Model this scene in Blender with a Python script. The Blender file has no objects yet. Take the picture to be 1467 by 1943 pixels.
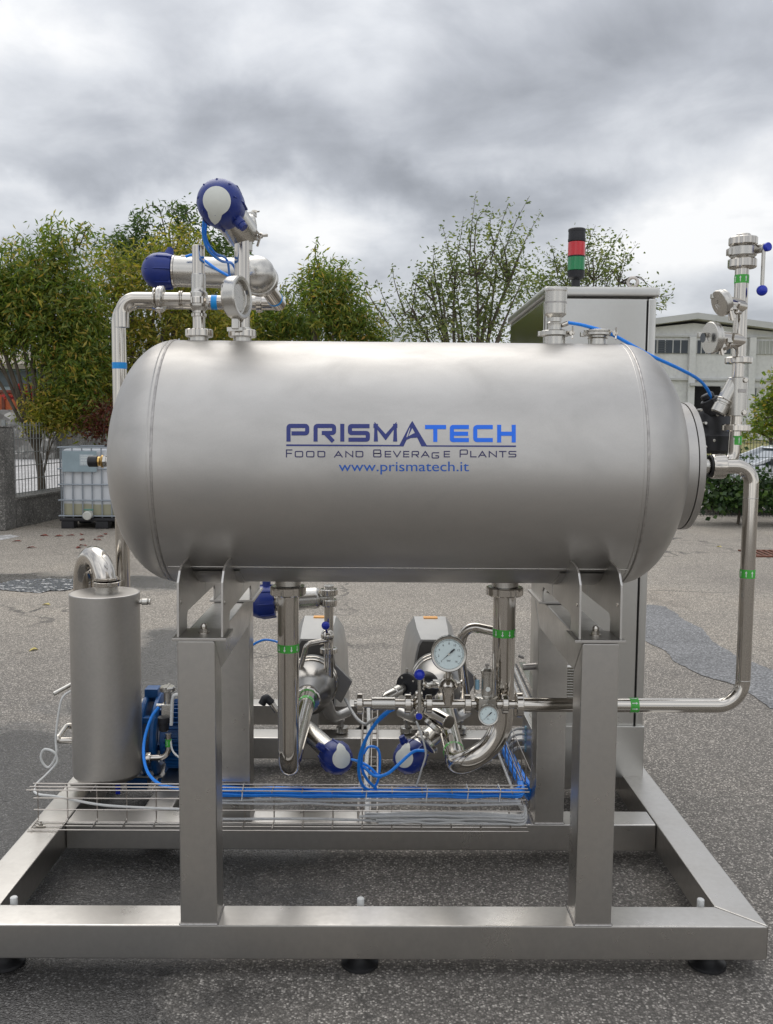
import bpy, bmesh, math, random
import numpy as np
from mathutils import Vector as V, Matrix
PI = math.pi
scene = bpy.context.scene
col = scene.collection
# ------------------------------------------------------------------ camera
CAM = V((0.0, -2.40, 1.455)); FPX = 1800.0
yaw, pitch, roll = math.radians(0.557), math.radians(5.11), math.radians(0.45)
fw = V((math.sin(yaw)*math.cos(pitch), math.cos(yaw)*math.cos(pitch), -math.sin(pitch)))
r0 = V((math.cos(yaw), -math.sin(yaw), 0)); u0 = r0.cross(fw)
rt = r0*math.cos(roll)+u0*math.sin(roll); up = u0*math.cos(roll)-r0*math.sin(roll)
cd = bpy.data.cameras.new('camera'); cam = bpy.data.objects.new('camera', cd); col.objects.link(cam)
M4 = Matrix((rt, up, -fw)).transposed().to_4x4(); M4.translation = CAM; cam.matrix_world = M4
cd.sensor_fit = 'VERTICAL'; cd.sensor_height = 24.0; cd.lens = FPX/1943*24.0
cd.clip_start = 0.05; cd.clip_end = 2000
scene.camera = cam
# ------------------------------------------------------------------ world
scene.view_settings.view_transform = 'Standard'; scene.view_settings.look = 'None'
scene.view_settings.exposure = 0.0; scene.view_settings.gamma = 1.0
SUN_EL, SUN_AZ = math.radians(52), math.radians(345)   # azimuth clockwise from +Y
w = bpy.data.worlds.new('World'); scene.world = w; w.use_nodes = True
nt = w.node_tree; N = nt.nodes; L = nt.links; N.clear()
def nd(t, **k):
    n = N.new(t)
    for a, b in k.items(): setattr(n, a, b)
    return n
def wmath(op, a, b=None, c=None):
    n = nd('ShaderNodeMath', operation=op)
    for i, x in enumerate((a, b, c)):
        if x is None: continue
        if isinstance(x, (int, float)): n.inputs[i].default_value = x
        else: L.new(x, n.inputs[i])
    return n.outputs[0]
tc = nd('ShaderNodeTexCoord'); sx = nd('ShaderNodeSeparateXYZ'); L.new(tc.outputs['Generated'], sx.inputs[0])
zc = wmath('MAXIMUM', sx.outputs[2], 0.0)
den = wmath('ADD', zc, 0.30)
cu = wmath('DIVIDE', sx.outputs[0], den); cv = wmath('DIVIDE', sx.outputs[1], den)
cb = nd('ShaderNodeCombineXYZ'); L.new(cu, cb.inputs[0]); L.new(cv, cb.inputs[1])
mp = nd('ShaderNodeMapping'); L.new(cb.outputs[0], mp.inputs[0])
mp.inputs['Location'].default_value = (7.3, 2.2, 0.4); mp.inputs['Rotation'].default_value = (0, 0, 0.25)
n1 = nd('ShaderNodeTexNoise'); L.new(mp.outputs[0], n1.inputs['Vector'])
n1.inputs['Scale'].default_value = 1.25; n1.inputs['Detail'].default_value = 4; n1.inputs['Roughness'].default_value = 0.5; n1.inputs['Distortion'].default_value = 0.15
n2 = nd('ShaderNodeTexNoise'); L.new(mp.outputs[0], n2.inputs['Vector'])
n2.inputs['Scale'].default_value = 4.2; n2.inputs['Detail'].default_value = 7; n2.inputs['Roughness'].default_value = 0.55; n2.inputs['Distortion'].default_value = 0.25
cl = wmath('ADD', wmath('MULTIPLY', n1.outputs[0], 0.72), wmath('MULTIPLY', n2.outputs[0], 0.28))
# brighter towards the horizon, where the cloud deck is seen edge-on
hz = wmath('POWER', wmath('SUBTRACT', 1.0, wmath('MINIMUM', zc, 1.0)), 7.0)
cl2 = wmath('ADD', cl, wmath('MULTIPLY', hz, 0.085))
# the big cloud masses of that afternoon: (azimuth, elevation, width, height, amount) in units of the photo's pixels
wn3 = nd('ShaderNodeTexNoise'); wn3.inputs['Scale'].default_value = 4.5; wn3.inputs['Detail'].default_value = 6; wn3.inputs['Roughness'].default_value = 0.55; L.new(tc.outputs['Generated'], wn3.inputs['Vector'])
wv1 = nd('ShaderNodeVectorMath', operation='SUBTRACT'); L.new(wn3.outputs['Color'], wv1.inputs[0]); wv1.inputs[1].default_value = (0.5, 0.5, 0.5)
wv2 = nd('ShaderNodeVectorMath', operation='SCALE'); L.new(wv1.outputs[0], wv2.inputs[0]); wv2.inputs['Scale'].default_value = 0.22
wv3 = nd('ShaderNodeVectorMath', operation='ADD'); L.new(wv2.outputs[0], wv3.inputs[0]); L.new(tc.outputs['Generated'], wv3.inputs[1])
for (cx_, cy_, sx_, sy_, am_) in ((260, 40, 430, 80, -.085), (200, 265, 420, 60, -.085), (800, 335, 480, 50, -.10), (1350, 330, 330, 60, -.075), (1250, 110, 260, 110, -.05),
                                  (790, 170, 120, 120, .10), (420, 125, 100, 50, .07), (150, 112, 60, 34, .08), (620, 440, 320, 45, .13), (60, 345, 260, 26, .09), (1380, 445, 260, 45, .07), (980, 255, 160, 30, .05)):
    c_ = (fw*FPX + rt*(cx_-733.5) + up*(971.5-cy_)).normalized()
    s1_ = nd('ShaderNodeVectorMath', operation='SUBTRACT'); L.new(wv3.outputs[0], s1_.inputs[0]); s1_.inputs[1].default_value = c_
    s2_ = nd('ShaderNodeVectorMath', operation='MULTIPLY'); L.new(s1_.outputs[0], s2_.inputs[0]); s2_.inputs[1].default_value = (1800/sx_, 2.2, 1800/sy_)
    s3_ = nd('ShaderNodeVectorMath', operation='DOT_PRODUCT'); L.new(s2_.outputs[0], s3_.inputs[0]); L.new(s2_.outputs[0], s3_.inputs[1])
    g_ = wmath('POWER', 2.718, wmath('MULTIPLY', s3_.outputs['Value'], -0.7)); cl2 = wmath('ADD', cl2, wmath('MULTIPLY', g_, am_*0.62))
cr = nd('ShaderNodeValToRGB'); L.new(cl2, cr.inputs[0])
e = cr.color_ramp.elements
e[0].position = 0.37; e[0].color = (0.32, 0.335, 0.365, 1)
e[1].position = 0.65; e[1].color = (0.98, 0.98, 0.98, 1)
x = e.new(0.46); x.color = (0.475, 0.495, 0.535, 1)
x = e.new(0.55); x.color = (0.70, 0.72, 0.755, 1)
# extra sky brightness added behind the camera as fill light
back_fill = wmath('MULTIPLY_ADD', sx.outputs[1], -0.55, 0.5)
back_fill = wmath('MAXIMUM', back_fill, 0.0)
bright = wmath('ADD', wmath('MULTIPLY', wmath('POWER', zc, 2.0), 1.0), wmath('ADD', 1.0, wmath('MULTIPLY', back_fill, 0.25)))
mul = nd('ShaderNodeVectorMath', operation='SCALE'); L.new(cr.outputs[0], mul.inputs[0]); L.new(bright, mul.inputs['Scale'])
sc10 = nd('ShaderNodeVectorMath', operation='SCALE'); L.new(mul.outputs[0], sc10.inputs[0]); sc10.inputs['Scale'].default_value = 10.0
sky = nd('ShaderNodeTexSky', sky_type='NISHITA', sun_disc=False); sky.sun_elevation = SUN_EL; sky.sun_rotation = SUN_AZ
mx = nd('ShaderNodeMix', data_type='RGBA'); mx.inputs[0].default_value = 0.93
L.new(sky.outputs[0], mx.inputs[6]); L.new(sc10.outputs[0], mx.inputs[7])
bg = nd('ShaderNodeBackground'); bg.inputs[1].default_value = 0.10; L.new(mx.outputs[2], bg.inputs[0])
ow = nd('ShaderNodeOutputWorld'); L.new(bg.outputs[0], ow.inputs[0])
sd = bpy.data.lights.new('sun', 'SUN'); sd.energy = 0.9; sd.angle = math.radians(48); sd.color = (1, 0.95, 0.88)
sun = bpy.data.objects.new('sun', sd); col.objects.link(sun)
sdir = V((math.sin(SUN_AZ)*math.cos(SUN_EL), math.cos(SUN_AZ)*math.cos(SUN_EL), math.sin(SUN_EL)))
sun.rotation_euler = sdir.to_track_quat('Z', 'Y').to_euler(); sun.location = sdir*30
# ------------------------------------------------------------------ reading points off the photograph (on real planes in the scene)
def ray(px, py): return (fw*FPX + rt*(px-733.5) + up*(971.5-py))
def at(px, py, Y): d = ray(px, py); return CAM + d*((Y-CAM.y)/d.y)
def atz(px, py, Z=0.0): d = ray(px, py); return CAM + d*((Z-CAM.z)/d.z)
def atx(px, py, X): d = ray(px, py); return CAM + d*((X-CAM.x)/d.x)
def kk(Y): return (Y-CAM.y)/FPX
# ------------------------------------------------------------------ materials
MATS = {}
class NB:
    def __init__(s, name):
        s.m = bpy.data.materials.new(name); s.m.use_nodes = True; s.t = s.m.node_tree; s.t.nodes.clear()
        s.out = s.t.nodes.new('ShaderNodeOutputMaterial'); s.b = s.t.nodes.new('ShaderNodeBsdfPrincipled')
        s.l(s.b.outputs[0], s.out.inputs[0]); s.tc = s.t.nodes.new('ShaderNodeTexCoord')
    def l(s, a, b): s.t.links.new(a, b)
    def n(s, t, **k):
        n = s.t.nodes.new(t)
        for a, b in k.items(): setattr(n, a, b)
        return n
    def noise(s, scale, detail=4, rough=0.55, vec=None, stretch=None, dist=0.0):
        n = s.n('ShaderNodeTexNoise'); n.inputs['Scale'].default_value = scale; n.inputs['Detail'].default_value = detail
        n.inputs['Roughness'].default_value = rough; n.inputs['Distortion'].default_value = dist
        v = vec or s.tc.outputs['Object']
        if stretch:
            m = s.n('ShaderNodeMapping'); s.l(v, m.inputs[0]); m.inputs['Scale'].default_value = stretch; v = m.outputs[0]
        s.l(v, n.inputs['Vector']); return n.outputs[0]
    def ramp(s, fac, stops, interp='LINEAR'):
        r = s.n('ShaderNodeValToRGB'); s.l(fac, r.inputs[0]); r.color_ramp.interpolation = interp
        e = r.color_ramp.elements
        for i, (p, c) in enumerate(stops):
            if not isinstance(c, (tuple, list)): c = (c, c, c)
            x = e[i] if i < 2 else e.new(p)
            x.position = p; x.color = (*c, 1)
        return r.outputs[0]
    def math(s, op, a, b=None, c=None, clamp=False):
        n = s.n('ShaderNodeMath', operation=op); n.use_clamp = clamp
        for i, x in enumerate((a, b, c)):
            if x is None: continue
            if isinstance(x, (int, float)): n.inputs[i].default_value = x
            else: s.l(x, n.inputs[i])
        return n.outputs[0]
    def mix(s, fac, a, b, blend='MIX'):
        n = s.n('ShaderNodeMix', data_type='RGBA', blend_type=blend)
        for i, x in ((0, fac), (6, a), (7, b)):
            if isinstance(x, (int, float)): n.inputs[i].default_value = x
            elif isinstance(x, tuple): n.inputs[i].default_value = (*x, 1)
            else: s.l(x, n.inputs[i])
        return n.outputs[2]
    def bump(s, h, strength=0.3, dist=0.01):
        n = s.n('ShaderNodeBump'); n.inputs['Strength'].default_value = strength; n.inputs['Distance'].default_value = dist
        s.l(h, n.inputs['Height']); s.l(n.outputs[0], s.b.inputs['Normal'])
    def set(s, **k):
        for a, b in k.items():
            i = s.b.inputs[a.replace('_', ' ')]
            if isinstance(b, (int, float)): i.default_value = b
            elif isinstance(b, tuple): i.default_value = (*b, 1)
            else: s.l(b, i)
def metal(name, colr, rough, var=0.06, scale=6, stretch=(1, 1, 1), cvar=0.10, bmp=0.02, fine=90, met=1.0):
    s = NB(name)
    a = s.noise(scale, 5, 0.6, stretch=stretch, dist=0.4)
    f = s.noise(fine, 3, 0.6, stretch=stretch)
    k = s.math('ADD', s.math('MULTIPLY', a, 0.7), s.math('MULTIPLY', f, 0.3))
    c0 = tuple(v*(1-cvar) for v in colr); c1 = tuple(min(1, v*(1+cvar)) for v in colr)
    s.set(Base_Color=s.ramp(k, [(0.3, c0), (0.7, c1)]), Metallic=met, Roughness=s.ramp(k, [(0.3, rough+var), (0.7, max(0.02, rough-var))]))
    if bmp: s.bump(f, bmp, 0.002)
    MATS[name] = s.m; return s.m
def paint(name, colr, rough=0.45, var=0.12, scale=8, metallic=0.0, bmp=0.0, spec=0.5, coat=0.0):
    s = NB(name); a = s.noise(scale, 6, 0.62)
    c0 = tuple(v*(1-var) for v in colr); c1 = tuple(min(1, v*(1+var)) for v in colr)
    s.set(Base_Color=s.ramp(a, [(0.3, c0), (0.7, c1)]), Metallic=metallic, Roughness=s.ramp(a, [(0.3, min(1, rough+0.08)), (0.7, max(0.03, rough-0.05))]))
    s.b.inputs['Specular IOR Level'].default_value = spec; s.b.inputs['Coat Weight'].default_value = coat
    if bmp: s.bump(s.noise(scale*14, 4), bmp, 0.004)
    MATS[name] = s.m; return s.m
metal('tank_steel', (0.475, 0.457, 0.432), 0.44, 0.06, 4.0, (1, 1.8, 1.8), 0.11, 0.02, 320, 0.97)
metal('frame_steel', (0.52, 0.50, 0.47), 0.33, 0.09, 4, (1, 1, 1), 0.15, 0.03, 45)
metal('vessel_steel', (0.49, 0.465, 0.43), 0.48, 0.06, 5, (1, 1, 1), 0.09, 0.02)
metal('casing_steel', (0.30, 0.29, 0.275), 0.32, 0.04, 8, (1, 1, 1), 0.08, 0.0)
metal('plate_steel', (0.53, 0.51, 0.48), 0.38, 0.06, 6, (1, 1, 1), 0.08, 0.02)
metal('bright_steel', (0.57, 0.535, 0.485), 0.11, 0.02, 9, (1, 1, 1), 0.02, 0.0)
metal('satin_steel', (0.55, 0.53, 0.49), 0.27, 0.015, 12, (1, 1, 1), 0.02, 0.0)
metal('cabinet_steel', (0.56, 0.55, 0.52), 0.30, 0.04, 6, (1, 1, 1), 0.05, 0.02)
metal('cabinet_gloss', (0.56, 0.55, 0.52), 0.17, 0.02, 6, (1, 1, 1), 0.04, 0.0)
metal('weld_steel', (0.42, 0.40, 0.38), 0.42, 0.08, 60, (1, 1, 1), 0.25, 0.0)
metal('wire_steel', (0.50, 0.46, 0.42), 0.30, 0.05, 30)
metal('brass', (0.62, 0.40, 0.14), 0.25, 0.05)
paint('blue_plastic', (0.007, 0.025, 0.19), 0.36, 0.15, 20)
paint('blue_knob', (0.01, 0.03, 0.42), 0.22, 0.05)
paint('grey_disc', (0.68, 0.69, 0.63), 0.45, 0.04)
paint('blue_cast', (0.01, 0.085, 0.26), 0.36, 0.2, 30, bmp=0.15)
paint('black_plastic', (0.012, 0.012, 0.015), 0.42, 0.2, 30)
paint('black_rubber', (0.010, 0.010, 0.011), 0.42, 0.2, 30)
paint('green_tape', (0.06, 0.42, 0.05), 0.35, 0.10, 60)
paint('blue_tape', (0.01, 0.30, 0.75), 0.35, 0.08, 60)
paint('white_print', (0.75, 0.78, 0.75), 0.5, 0.03)
paint('logo_navy', (0.020, 0.032, 0.19), 0.4, 0.03)
paint('logo_azure', (0.005, 0.16, 0.85), 0.4, 0.03)
paint('logo_dark', (0.02, 0.018, 0.10), 0.4, 0.03)
paint('logo_link', (0.008, 0.10, 0.46), 0.4, 0.03)
paint('cable_blue', (0.01, 0.24, 0.85), 0.38, 0.08, 40)
paint('cable_grey', (0.50, 0.50, 0.49), 0.5, 0.08, 40)
paint('cable_white', (0.66, 0.66, 0.64), 0.5, 0.05, 40)
paint('dial_face', (0.66, 0.76, 0.76), 0.3, 0.03, coat=0.6)
paint('ink', (0.01, 0.01, 0.015), 0.5, 0.0)
paint('gland_blue', (0.22, 0.38, 0.48), 0.5, 0.08)
paint('red_lens', (0.55, 0.012, 0.02), 0.18, 0.1, coat=0.5)
paint('green_lens', (0.0, 0.20, 0.06), 0.18, 0.1, coat=0.5)
paint('hood_steel', (0.50, 0.49, 0.47), 0.36, 0.05, metallic=0.85)
paint('hood_shade', (0.07, 0.065, 0.06), 0.5, 0.1)
paint('strip_orange', (0.85, 0.42, 0.12), 0.5, 0.1)
# ------------------------------------------------------------------ mesh helpers
def frame_of(axis):
    a = V(axis).normalized(); r = V((0, 0, 1)) if abs(a.z) < 0.9 else V((1, 0, 0))
    u = a.cross(r).normalized(); v = a.cross(u).normalized()   # u x v = a? keep right-handed below
    if u.cross(v).dot(a) < 0: v = -v
    return a, u, v
def rings(bm, rows, close_ends=True, loop=False):
    vs = [[bm.verts.new(p) for p in row] for row in rows]; n = len(rows[0])
    R = len(vs)
    for i in range(R if loop else R-1):
        a, b = vs[i], vs[(i+1) % R]
        for j in range(n):
            k = (j+1) % n
            bm.faces.new((a[j], a[k], b[k], b[j]))
    if close_ends and not loop:
        bm.faces.new(list(reversed(vs[0]))); bm.faces.new(vs[-1])
def lathe(bm, o, axis, prof, seg=32, caps=True):
    """prof: (distance along axis, radius)"""
    a, u, v = frame_of(axis); o = V(o); rows = []
    for t, r in prof:
        rows.append([o + a*t + (u*math.cos(2*PI*j/seg)+v*math.sin(2*PI*j/seg))*max(r, 1e-5) for j in range(seg)])
    rings(bm, rows, caps)
def cyl(bm, p0, p1, r, seg=24, bev=0.0, r1=None):
    p0 = V(p0); p1 = V(p1); h = (p1-p0).length; r1 = r if r1 is None else r1
    if bev: prof = [(0, r-bev), (bev, r), (h-bev, r1), (h, r1-bev)]
    else: prof = [(0, r), (h, r1)]
    lathe(bm, p0, p1-p0, prof, seg)
def box(bm, lo, hi, bev=0.0):
    lo = V(lo); hi = V(hi); c = (lo+hi)/2; s = hi-lo
    r = bmesh.ops.create_cube(bm, size=1.0)
    for v in r['verts']: v.co = V((v.co.x*s.x, v.co.y*s.y, v.co.z*s.z))+c
    if bev:
        es = list({e for v in r['verts'] for e in v.link_edges})
        bmesh.ops.bevel(bm, geom=es, offset=bev, segments=2, profile=0.5, affect='EDGES')
def prism(bm, poly, off, bev=0.0):
    """poly: list of 3D points (planar); extruded by the vector off"""
    off = V(off); a = [bm.verts.new(p) for p in poly]; b = [bm.verts.new(V(p)+off) for p in poly]; n = len(poly)
    fs = [bm.faces.new(a), bm.faces.new(list(reversed(b)))]
    for i in range(n):
        j = (i+1) % n; fs.append(bm.faces.new((a[j], a[i], b[i], b[j])))
    bmesh.ops.recalc_face_normals(bm, faces=fs)
    if bev:
        es = list({e for f in fs for e in f.edges})
        bmesh.ops.bevel(bm, geom=es, offset=bev, segments=2, profile=0.5, affect='EDGES')
def round_path(pts, R, seg=8):
    pts = [V(p) for p in pts]; out = [pts[0]]
    for i in range(1, len(pts)-1):
        p, a, b = pts[i], pts[i-1], pts[i+1]
        d1 = (a-p).normalized(); d2 = (b-p).normalized(); ang = d1.angle(d2)
        if ang > PI-0.02: out.append(p); continue
        rr = R[i-1] if isinstance(R, (list, tuple)) else R
        t = min(rr/math.tan(ang/2), (a-p).length*0.499, (b-p).length*0.499); rr = t*math.tan(ang/2)
        c = p + (d1+d2).normalized()*(rr/math.sin(ang/2))
        s0 = p+d1*t-c; s1 = p+d2*t-c; tot = s0.angle(s1); ax = s0.cross(s1).normalized()
        for k in range(seg+1):
            out.append(c + Matrix.Rotation(tot*k/seg, 3, ax) @ s0)
    out.append(pts[-1]); return out
def sweep(bm, path, r, seg=20, caps=True):
    path = [V(p) for p in path]; rows = []
    q = [path[0]]
    for p in path[1:]:
        if (p-q[-1]).length > 1e-5: q.append(p)
    path = q; n = len(path)
    t0 = (path[1]-path[0]).normalized(); _, u, v = frame_of(t0)
    for i, p in enumerate(path):
        t = ((path[min(i+1, n-1)]-p).normalized()+(p-path[max(i-1, 0)]).normalized())
        t = t.normalized() if t.length > 1e-6 else t0
        q = t0.rotation_difference(t); u = q @ u; v = q @ v; t0 = t
        rr = r[i] if isinstance(r, (list, tuple)) else r
        rows.append([p+(u*math.cos(2*PI*j/seg)+v*math.sin(2*PI*j/seg))*rr for j in range(seg)])
    rings(bm, rows, caps)
def pipe(bm, pts, r, R=0.06, seg=20, bseg=8): sweep(bm, round_path(pts, R, bseg), r, seg)
def spline(pts, n=10):
    P = [V(p) for p in pts]; P = [P[0]*2-P[1]]+P+[P[-1]*2-P[-2]]; out = []
    for i in range(1, len(P)-2):
        for k in range(n):
            t = k/n; a, b, c, d = P[i-1], P[i], P[i+1], P[i+2]
            out.append(0.5*((2*b)+(c-a)*t+(2*a-5*b+4*c-d)*t*t+(3*b-a-3*c+d)*t**3))
    out.append(P[-2]); return out
def wire(bm, pts, r, seg=8, n=8): sweep(bm, spline(pts, n), r, seg)
def ball(bm, c, r, seg=24, rg=14, axis=(0, 0, 1), sq=1.0):
    prof = [(-r*sq*math.cos(PI*i/rg), r*math.sin(PI*i/rg)) for i in range(rg+1)]
    prof[0] = (prof[0][0], r*0.02); prof[-1] = (prof[-1][0], r*0.02)
    lathe(bm, c, axis, prof, seg)
def nut(bm, c, axis, r, h, notches=4, depth=0.0, seg=60):
    """slotted union nut centred on c"""
    a, u, v = frame_of(axis); depth = depth or r*0.05; c = V(c)
    def rad(j):
        ph = (j/seg*notches) % 1.0
        return r-depth if ph < 0.15 else r
    rows = []
    for t, s in ((-h/2, 0.93), (-h/2+h*0.12, 1.0), (h/2-h*0.12, 1.0), (h/2, 0.93)):
        rows.append([c+a*t+(u*math.cos(2*PI*j/seg+0.4)+v*math.sin(2*PI*j/seg+0.4))*rad(j)*s for j in range(seg)])
    rings(bm, rows)
def torus(bm, c, axis, R, r, seg=32, rs=10):
    a, u, v = frame_of(axis); rows = []; c = V(c)
    for i in range(seg):
        d = u*math.cos(2*PI*i/seg)+v*math.sin(2*PI*i/seg)
        rows.append([c+d*(R+r*math.cos(2*PI*j/rs))+a*(r*math.sin(2*PI*j/rs)) for j in range(rs)])
    rings(bm, rows, False, True)
# ------------------------------------------------------------------ object helpers
def tag(o, label=None, cat=None, group=None, kind=None):
    if label: o['label'] = label
    if cat: o['category'] = cat
    if group: o['group'] = group
    if kind: o['kind'] = kind
    return o
def thing(name, label, cat, loc=(0, 0, 0), group=None):
    o = bpy.data.objects.new(name, None); col.objects.link(o); o.location = V(loc); o.empty_display_size = 0.1
    return tag(o, label, cat, group)
def wloc(o):
    p = V(o.location)
    while o.parent: o = o.parent; p = p+V(o.location)
    return p
def finish(name, bm, mat, parent=None, smooth=True, label=None, origin=None, ang=35):
    bmesh.ops.recalc_face_normals(bm, faces=bm.faces[:]) if len(bm.faces) < 60000 else None
    me = bpy.data.meshes.new(name); bm.to_mesh(me); bm.free()
    return link_mesh(name, me, mat, parent, smooth, label, origin, ang)
def link_mesh(name, me, mat, parent=None, smooth=True, label=None, origin=None, ang=35):
    n = len(me.vertices); a = np.empty(n*3, 'f'); me.vertices.foreach_get('co', a); a = a.reshape(-1, 3)
    c = V(((a.min(0)+a.max(0))/2).tolist()) if origin is None else V(origin)
    a = a-np.array(c[:], 'f'); me.vertices.foreach_set('co', a.ravel()); me.update()
    if mat is not None: me.materials.append(MATS[mat] if isinstance(mat, str) else mat)
    if smooth:
        me.polygons.foreach_set('use_smooth', [True]*len(me.polygons)); me.set_sharp_from_angle(angle=math.radians(ang))
    o = bpy.data.objects.new(name, me); col.objects.link(o)
    if smooth and n < 20000:
        md = o.modifiers.new('weighted normals', 'WEIGHTED_NORMAL'); md.keep_sharp = True
    if parent: o.parent = parent; o.location = c-wloc(parent)
    else: o.location = c
    if label: o['label'] = label
    return o
class B:
    """collects shapes, then links them as one mesh object"""
    def __init__(s): s.bm = bmesh.new()
    def __getattr__(s, k):
        f = globals()[k]
        def g(*a, **kw): f(s.bm, *a, **kw); return s
        return g
    def out(s, name, mat, parent=None, **k): return finish(name, s.bm, mat, parent, **k)
def struct(name, b, mat, **k): o = b.out(name, mat, **k); o['kind'] = 'structure'; return o
def copy_tree(o, parent=None, loc=None):
    c = o.copy(); col.objects.link(c)
    if parent: c.parent = parent
    if loc is not None: c.location = V(loc)
    for ch in [x for x in bpy.data.objects if x.parent == o]: copy_tree(ch, c)
    return c
X_, Y_, Z_ = V((1, 0, 0)), V((0, 1, 0)), V((0, 0, 1))
# ================================================================== THE GROUND
random.seed(7)
def ground_material():
    s = NB('asphalt'); g = s.n('ShaderNodeNewGeometry'); P = g.outputs['Position']
    vo = s.n('ShaderNodeTexVoronoi'); vo.inputs['Scale'].default_value = 165; s.l(P, vo.inputs['Vector'])
    vc = s.n('ShaderNodeSeparateColor'); s.l(vo.outputs['Color'], vc.inputs[0])
    fine = s.noise(210, 3, 0.7, vec=P); mid = s.noise(22, 4, 0.6, vec=P); big = s.noise(0.55, 5, 0.6, vec=P, dist=0.6); tint = s.noise(0.9, 3, 0.5, vec=P, stretch=(1, 1, 1))
    stone = s.ramp(vc.outputs[0], [(0.0, (0.040, 0.039, 0.037)), (0.45, (0.14, 0.135, 0.127)), (0.80, (0.31, 0.30, 0.285)), (1.0, (0.78, 0.76, 0.72))])
    edge = s.ramp(vo.outputs['Distance'], [(0.30, 1.0), (0.75, 0.30)])
    c = s.mix(1.0, stone, edge, 'MULTIPLY')
    c = s.mix(0.28, c, s.ramp(fine, [(0.3, (0.085, 0.081, 0.075)), (0.7, (0.27, 0.256, 0.235))]))
    c = s.mix(1.0, c, s.ramp(big, [(0.30, (0.82, 0.80, 0.785)), (0.55, (1.12, 1.09, 1.05)), (0.75, (1.38, 1.30, 1.20))]), 'MULTIPLY')
    c = s.mix(0.14, c, s.ramp(mid, [(0.3, (0.11, 0.104, 0.096)), (0.7, (0.25, 0.235, 0.215))]))
    # paler and warmer surface further out in the yard
    sp = s.n('ShaderNodeSeparateXYZ'); s.l(P, sp.inputs[0])
    far = s.math('ADD', sp.outputs[1], s.math('MULTIPLY', big, 3.0))
    pale = s.ramp(s.math('MULTIPLY', far, 0.1), [(0.22, 0.0), (0.60, 1.0)])
    c = s.mix(s.math('MULTIPLY', pale, 1.0), c, s.mix(1.0, c, (1.40, 1.36, 1.29), 'MULTIPLY'))
    # wet area at the left of the skid
    def blob(cx, cy, rx, ry):
        a = s.math('DIVIDE', s.math('SUBTRACT', sp.outputs[0], cx), rx); b = s.math('DIVIDE', s.math('SUBTRACT', sp.outputs[1], cy), ry)
        return s.math('SQRT', s.math('ADD', s.math('MULTIPLY', a, a), s.math('MULTIPLY', b, b)))
    wn = s.noise(2.2, 6, 0.62, vec=P, dist=0.5)
    d = s.math('MINIMUM', blob(-1.55, 0.75, 1.6, 1.55), blob(-1.25, 3.3, 0.42, 1.5))
    d = s.math('MINIMUM', d, blob(-3.6, 6.35, 2.6, 0.55))
    wet = s.ramp(s.math('ADD', d, s.math('MULTIPLY', s.math('SUBTRACT', wn, 0.5), 1.3)), [(0.72, 1.0), (1.02, 0.0)])
    c = s.mix(1.0, c, (1.15, 1.12, 1.09), 'MULTIPLY')
    c = s.mix(wet, c, s.mix(1.0, c, (0.27, 0.28, 0.30), 'MULTIPLY'))
    st = s.noise(0.75, 5, 0.6, vec=P, stretch=(1, 0.7, 1), dist=0.8); c = s.mix(s.ramp(st, [(0.60, 0.0), (0.68, 0.55)]), c, s.mix(1.0, c, (0.55, 0.54, 0.54), 'MULTIPLY'))
    sp2 = s.noise(5.5, 3, 0.5, vec=P); c = s.mix(s.ramp(sp2, [(0.70, 0.0), (0.76, 0.6)]), c, s.mix(1.0, c, (0.5, 0.49, 0.48), 'MULTIPLY'))
    # hairline cracks
    cr = s.n('ShaderNodeTexVoronoi', feature='DISTANCE_TO_EDGE'); cr.inputs['Scale'].default_value = 0.42
    dv = s.n('ShaderNodeVectorMath', operation='ADD'); s.l(P, dv.inputs[0])
    nv = s.n('ShaderNodeTexNoise'); nv.inputs['Scale'].default_value = 2.0; nv.inputs['Detail'].default_value = 6; s.l(P, nv.inputs['Vector'])
    s.l(nv.outputs['Color'], dv.inputs[1]); s.l(dv.outputs[0], cr.inputs['Vector'])
    ck = s.ramp(cr.outputs['Distance'], [(0.004, 1.0), (0.012, 0.0)])
    ck = s.math('MULTIPLY', ck, s.ramp(big, [(0.45, 0.0), (0.6, 0.8)]))
    c = s.mix(ck, c, (0.03, 0.028, 0.026))
    rg = s.mix(wet, s.ramp(fine, [(0.3, 0.85), (0.7, 0.62)]), s.ramp(wn, [(0.3, 0.08), (0.7, 0.32)]))
    s.set(Base_Color=c, Roughness=rg)
    h = s.math('ADD', s.math('MULTIPLY', s.math('SUBTRACT', 1.0, vo.outputs['Distance']), 0.6), s.math('MULTIPLY', fine, 0.4))
    s.bump(h, 0.65, 0.006)
    MATS['asphalt'] = s.m
ground_material()
g = B(); g.box((-260, -12, -0.5), (260, 300, 0.0)); ground = struct('ground', g, 'asphalt', smooth=False)
def sheet(name, pts, z, mat, jag=0.0, n=6, world=False):
    P = [V(p) if world else atz(p[0], p[1], 0.0) for p in pts]; out = []
    rs = random.Random(hash(name) % 1000 if False else len(name)*7+3)
    for i in range(len(P)):
        a, b = P[i], P[(i+1) % len(P)]
        L_ = (b-a).length
        for k in range(n):
            p = a.lerp(b, k/n)
            if jag: p = p+V((rs.uniform(-1, 1), rs.uniform(-1, 1), 0))*jag*min(1.0, L_)
            out.append(V((p.x, p.y, z)))
    bm = bmesh.new(); vs = [bm.verts.new(p) for p in out]; f = bm.faces.new(vs); bmesh.ops.triangulate(bm, faces=[f])
    o = finish(name, bm, mat, smooth=False); o['kind'] = 'structure'; return o
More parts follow.
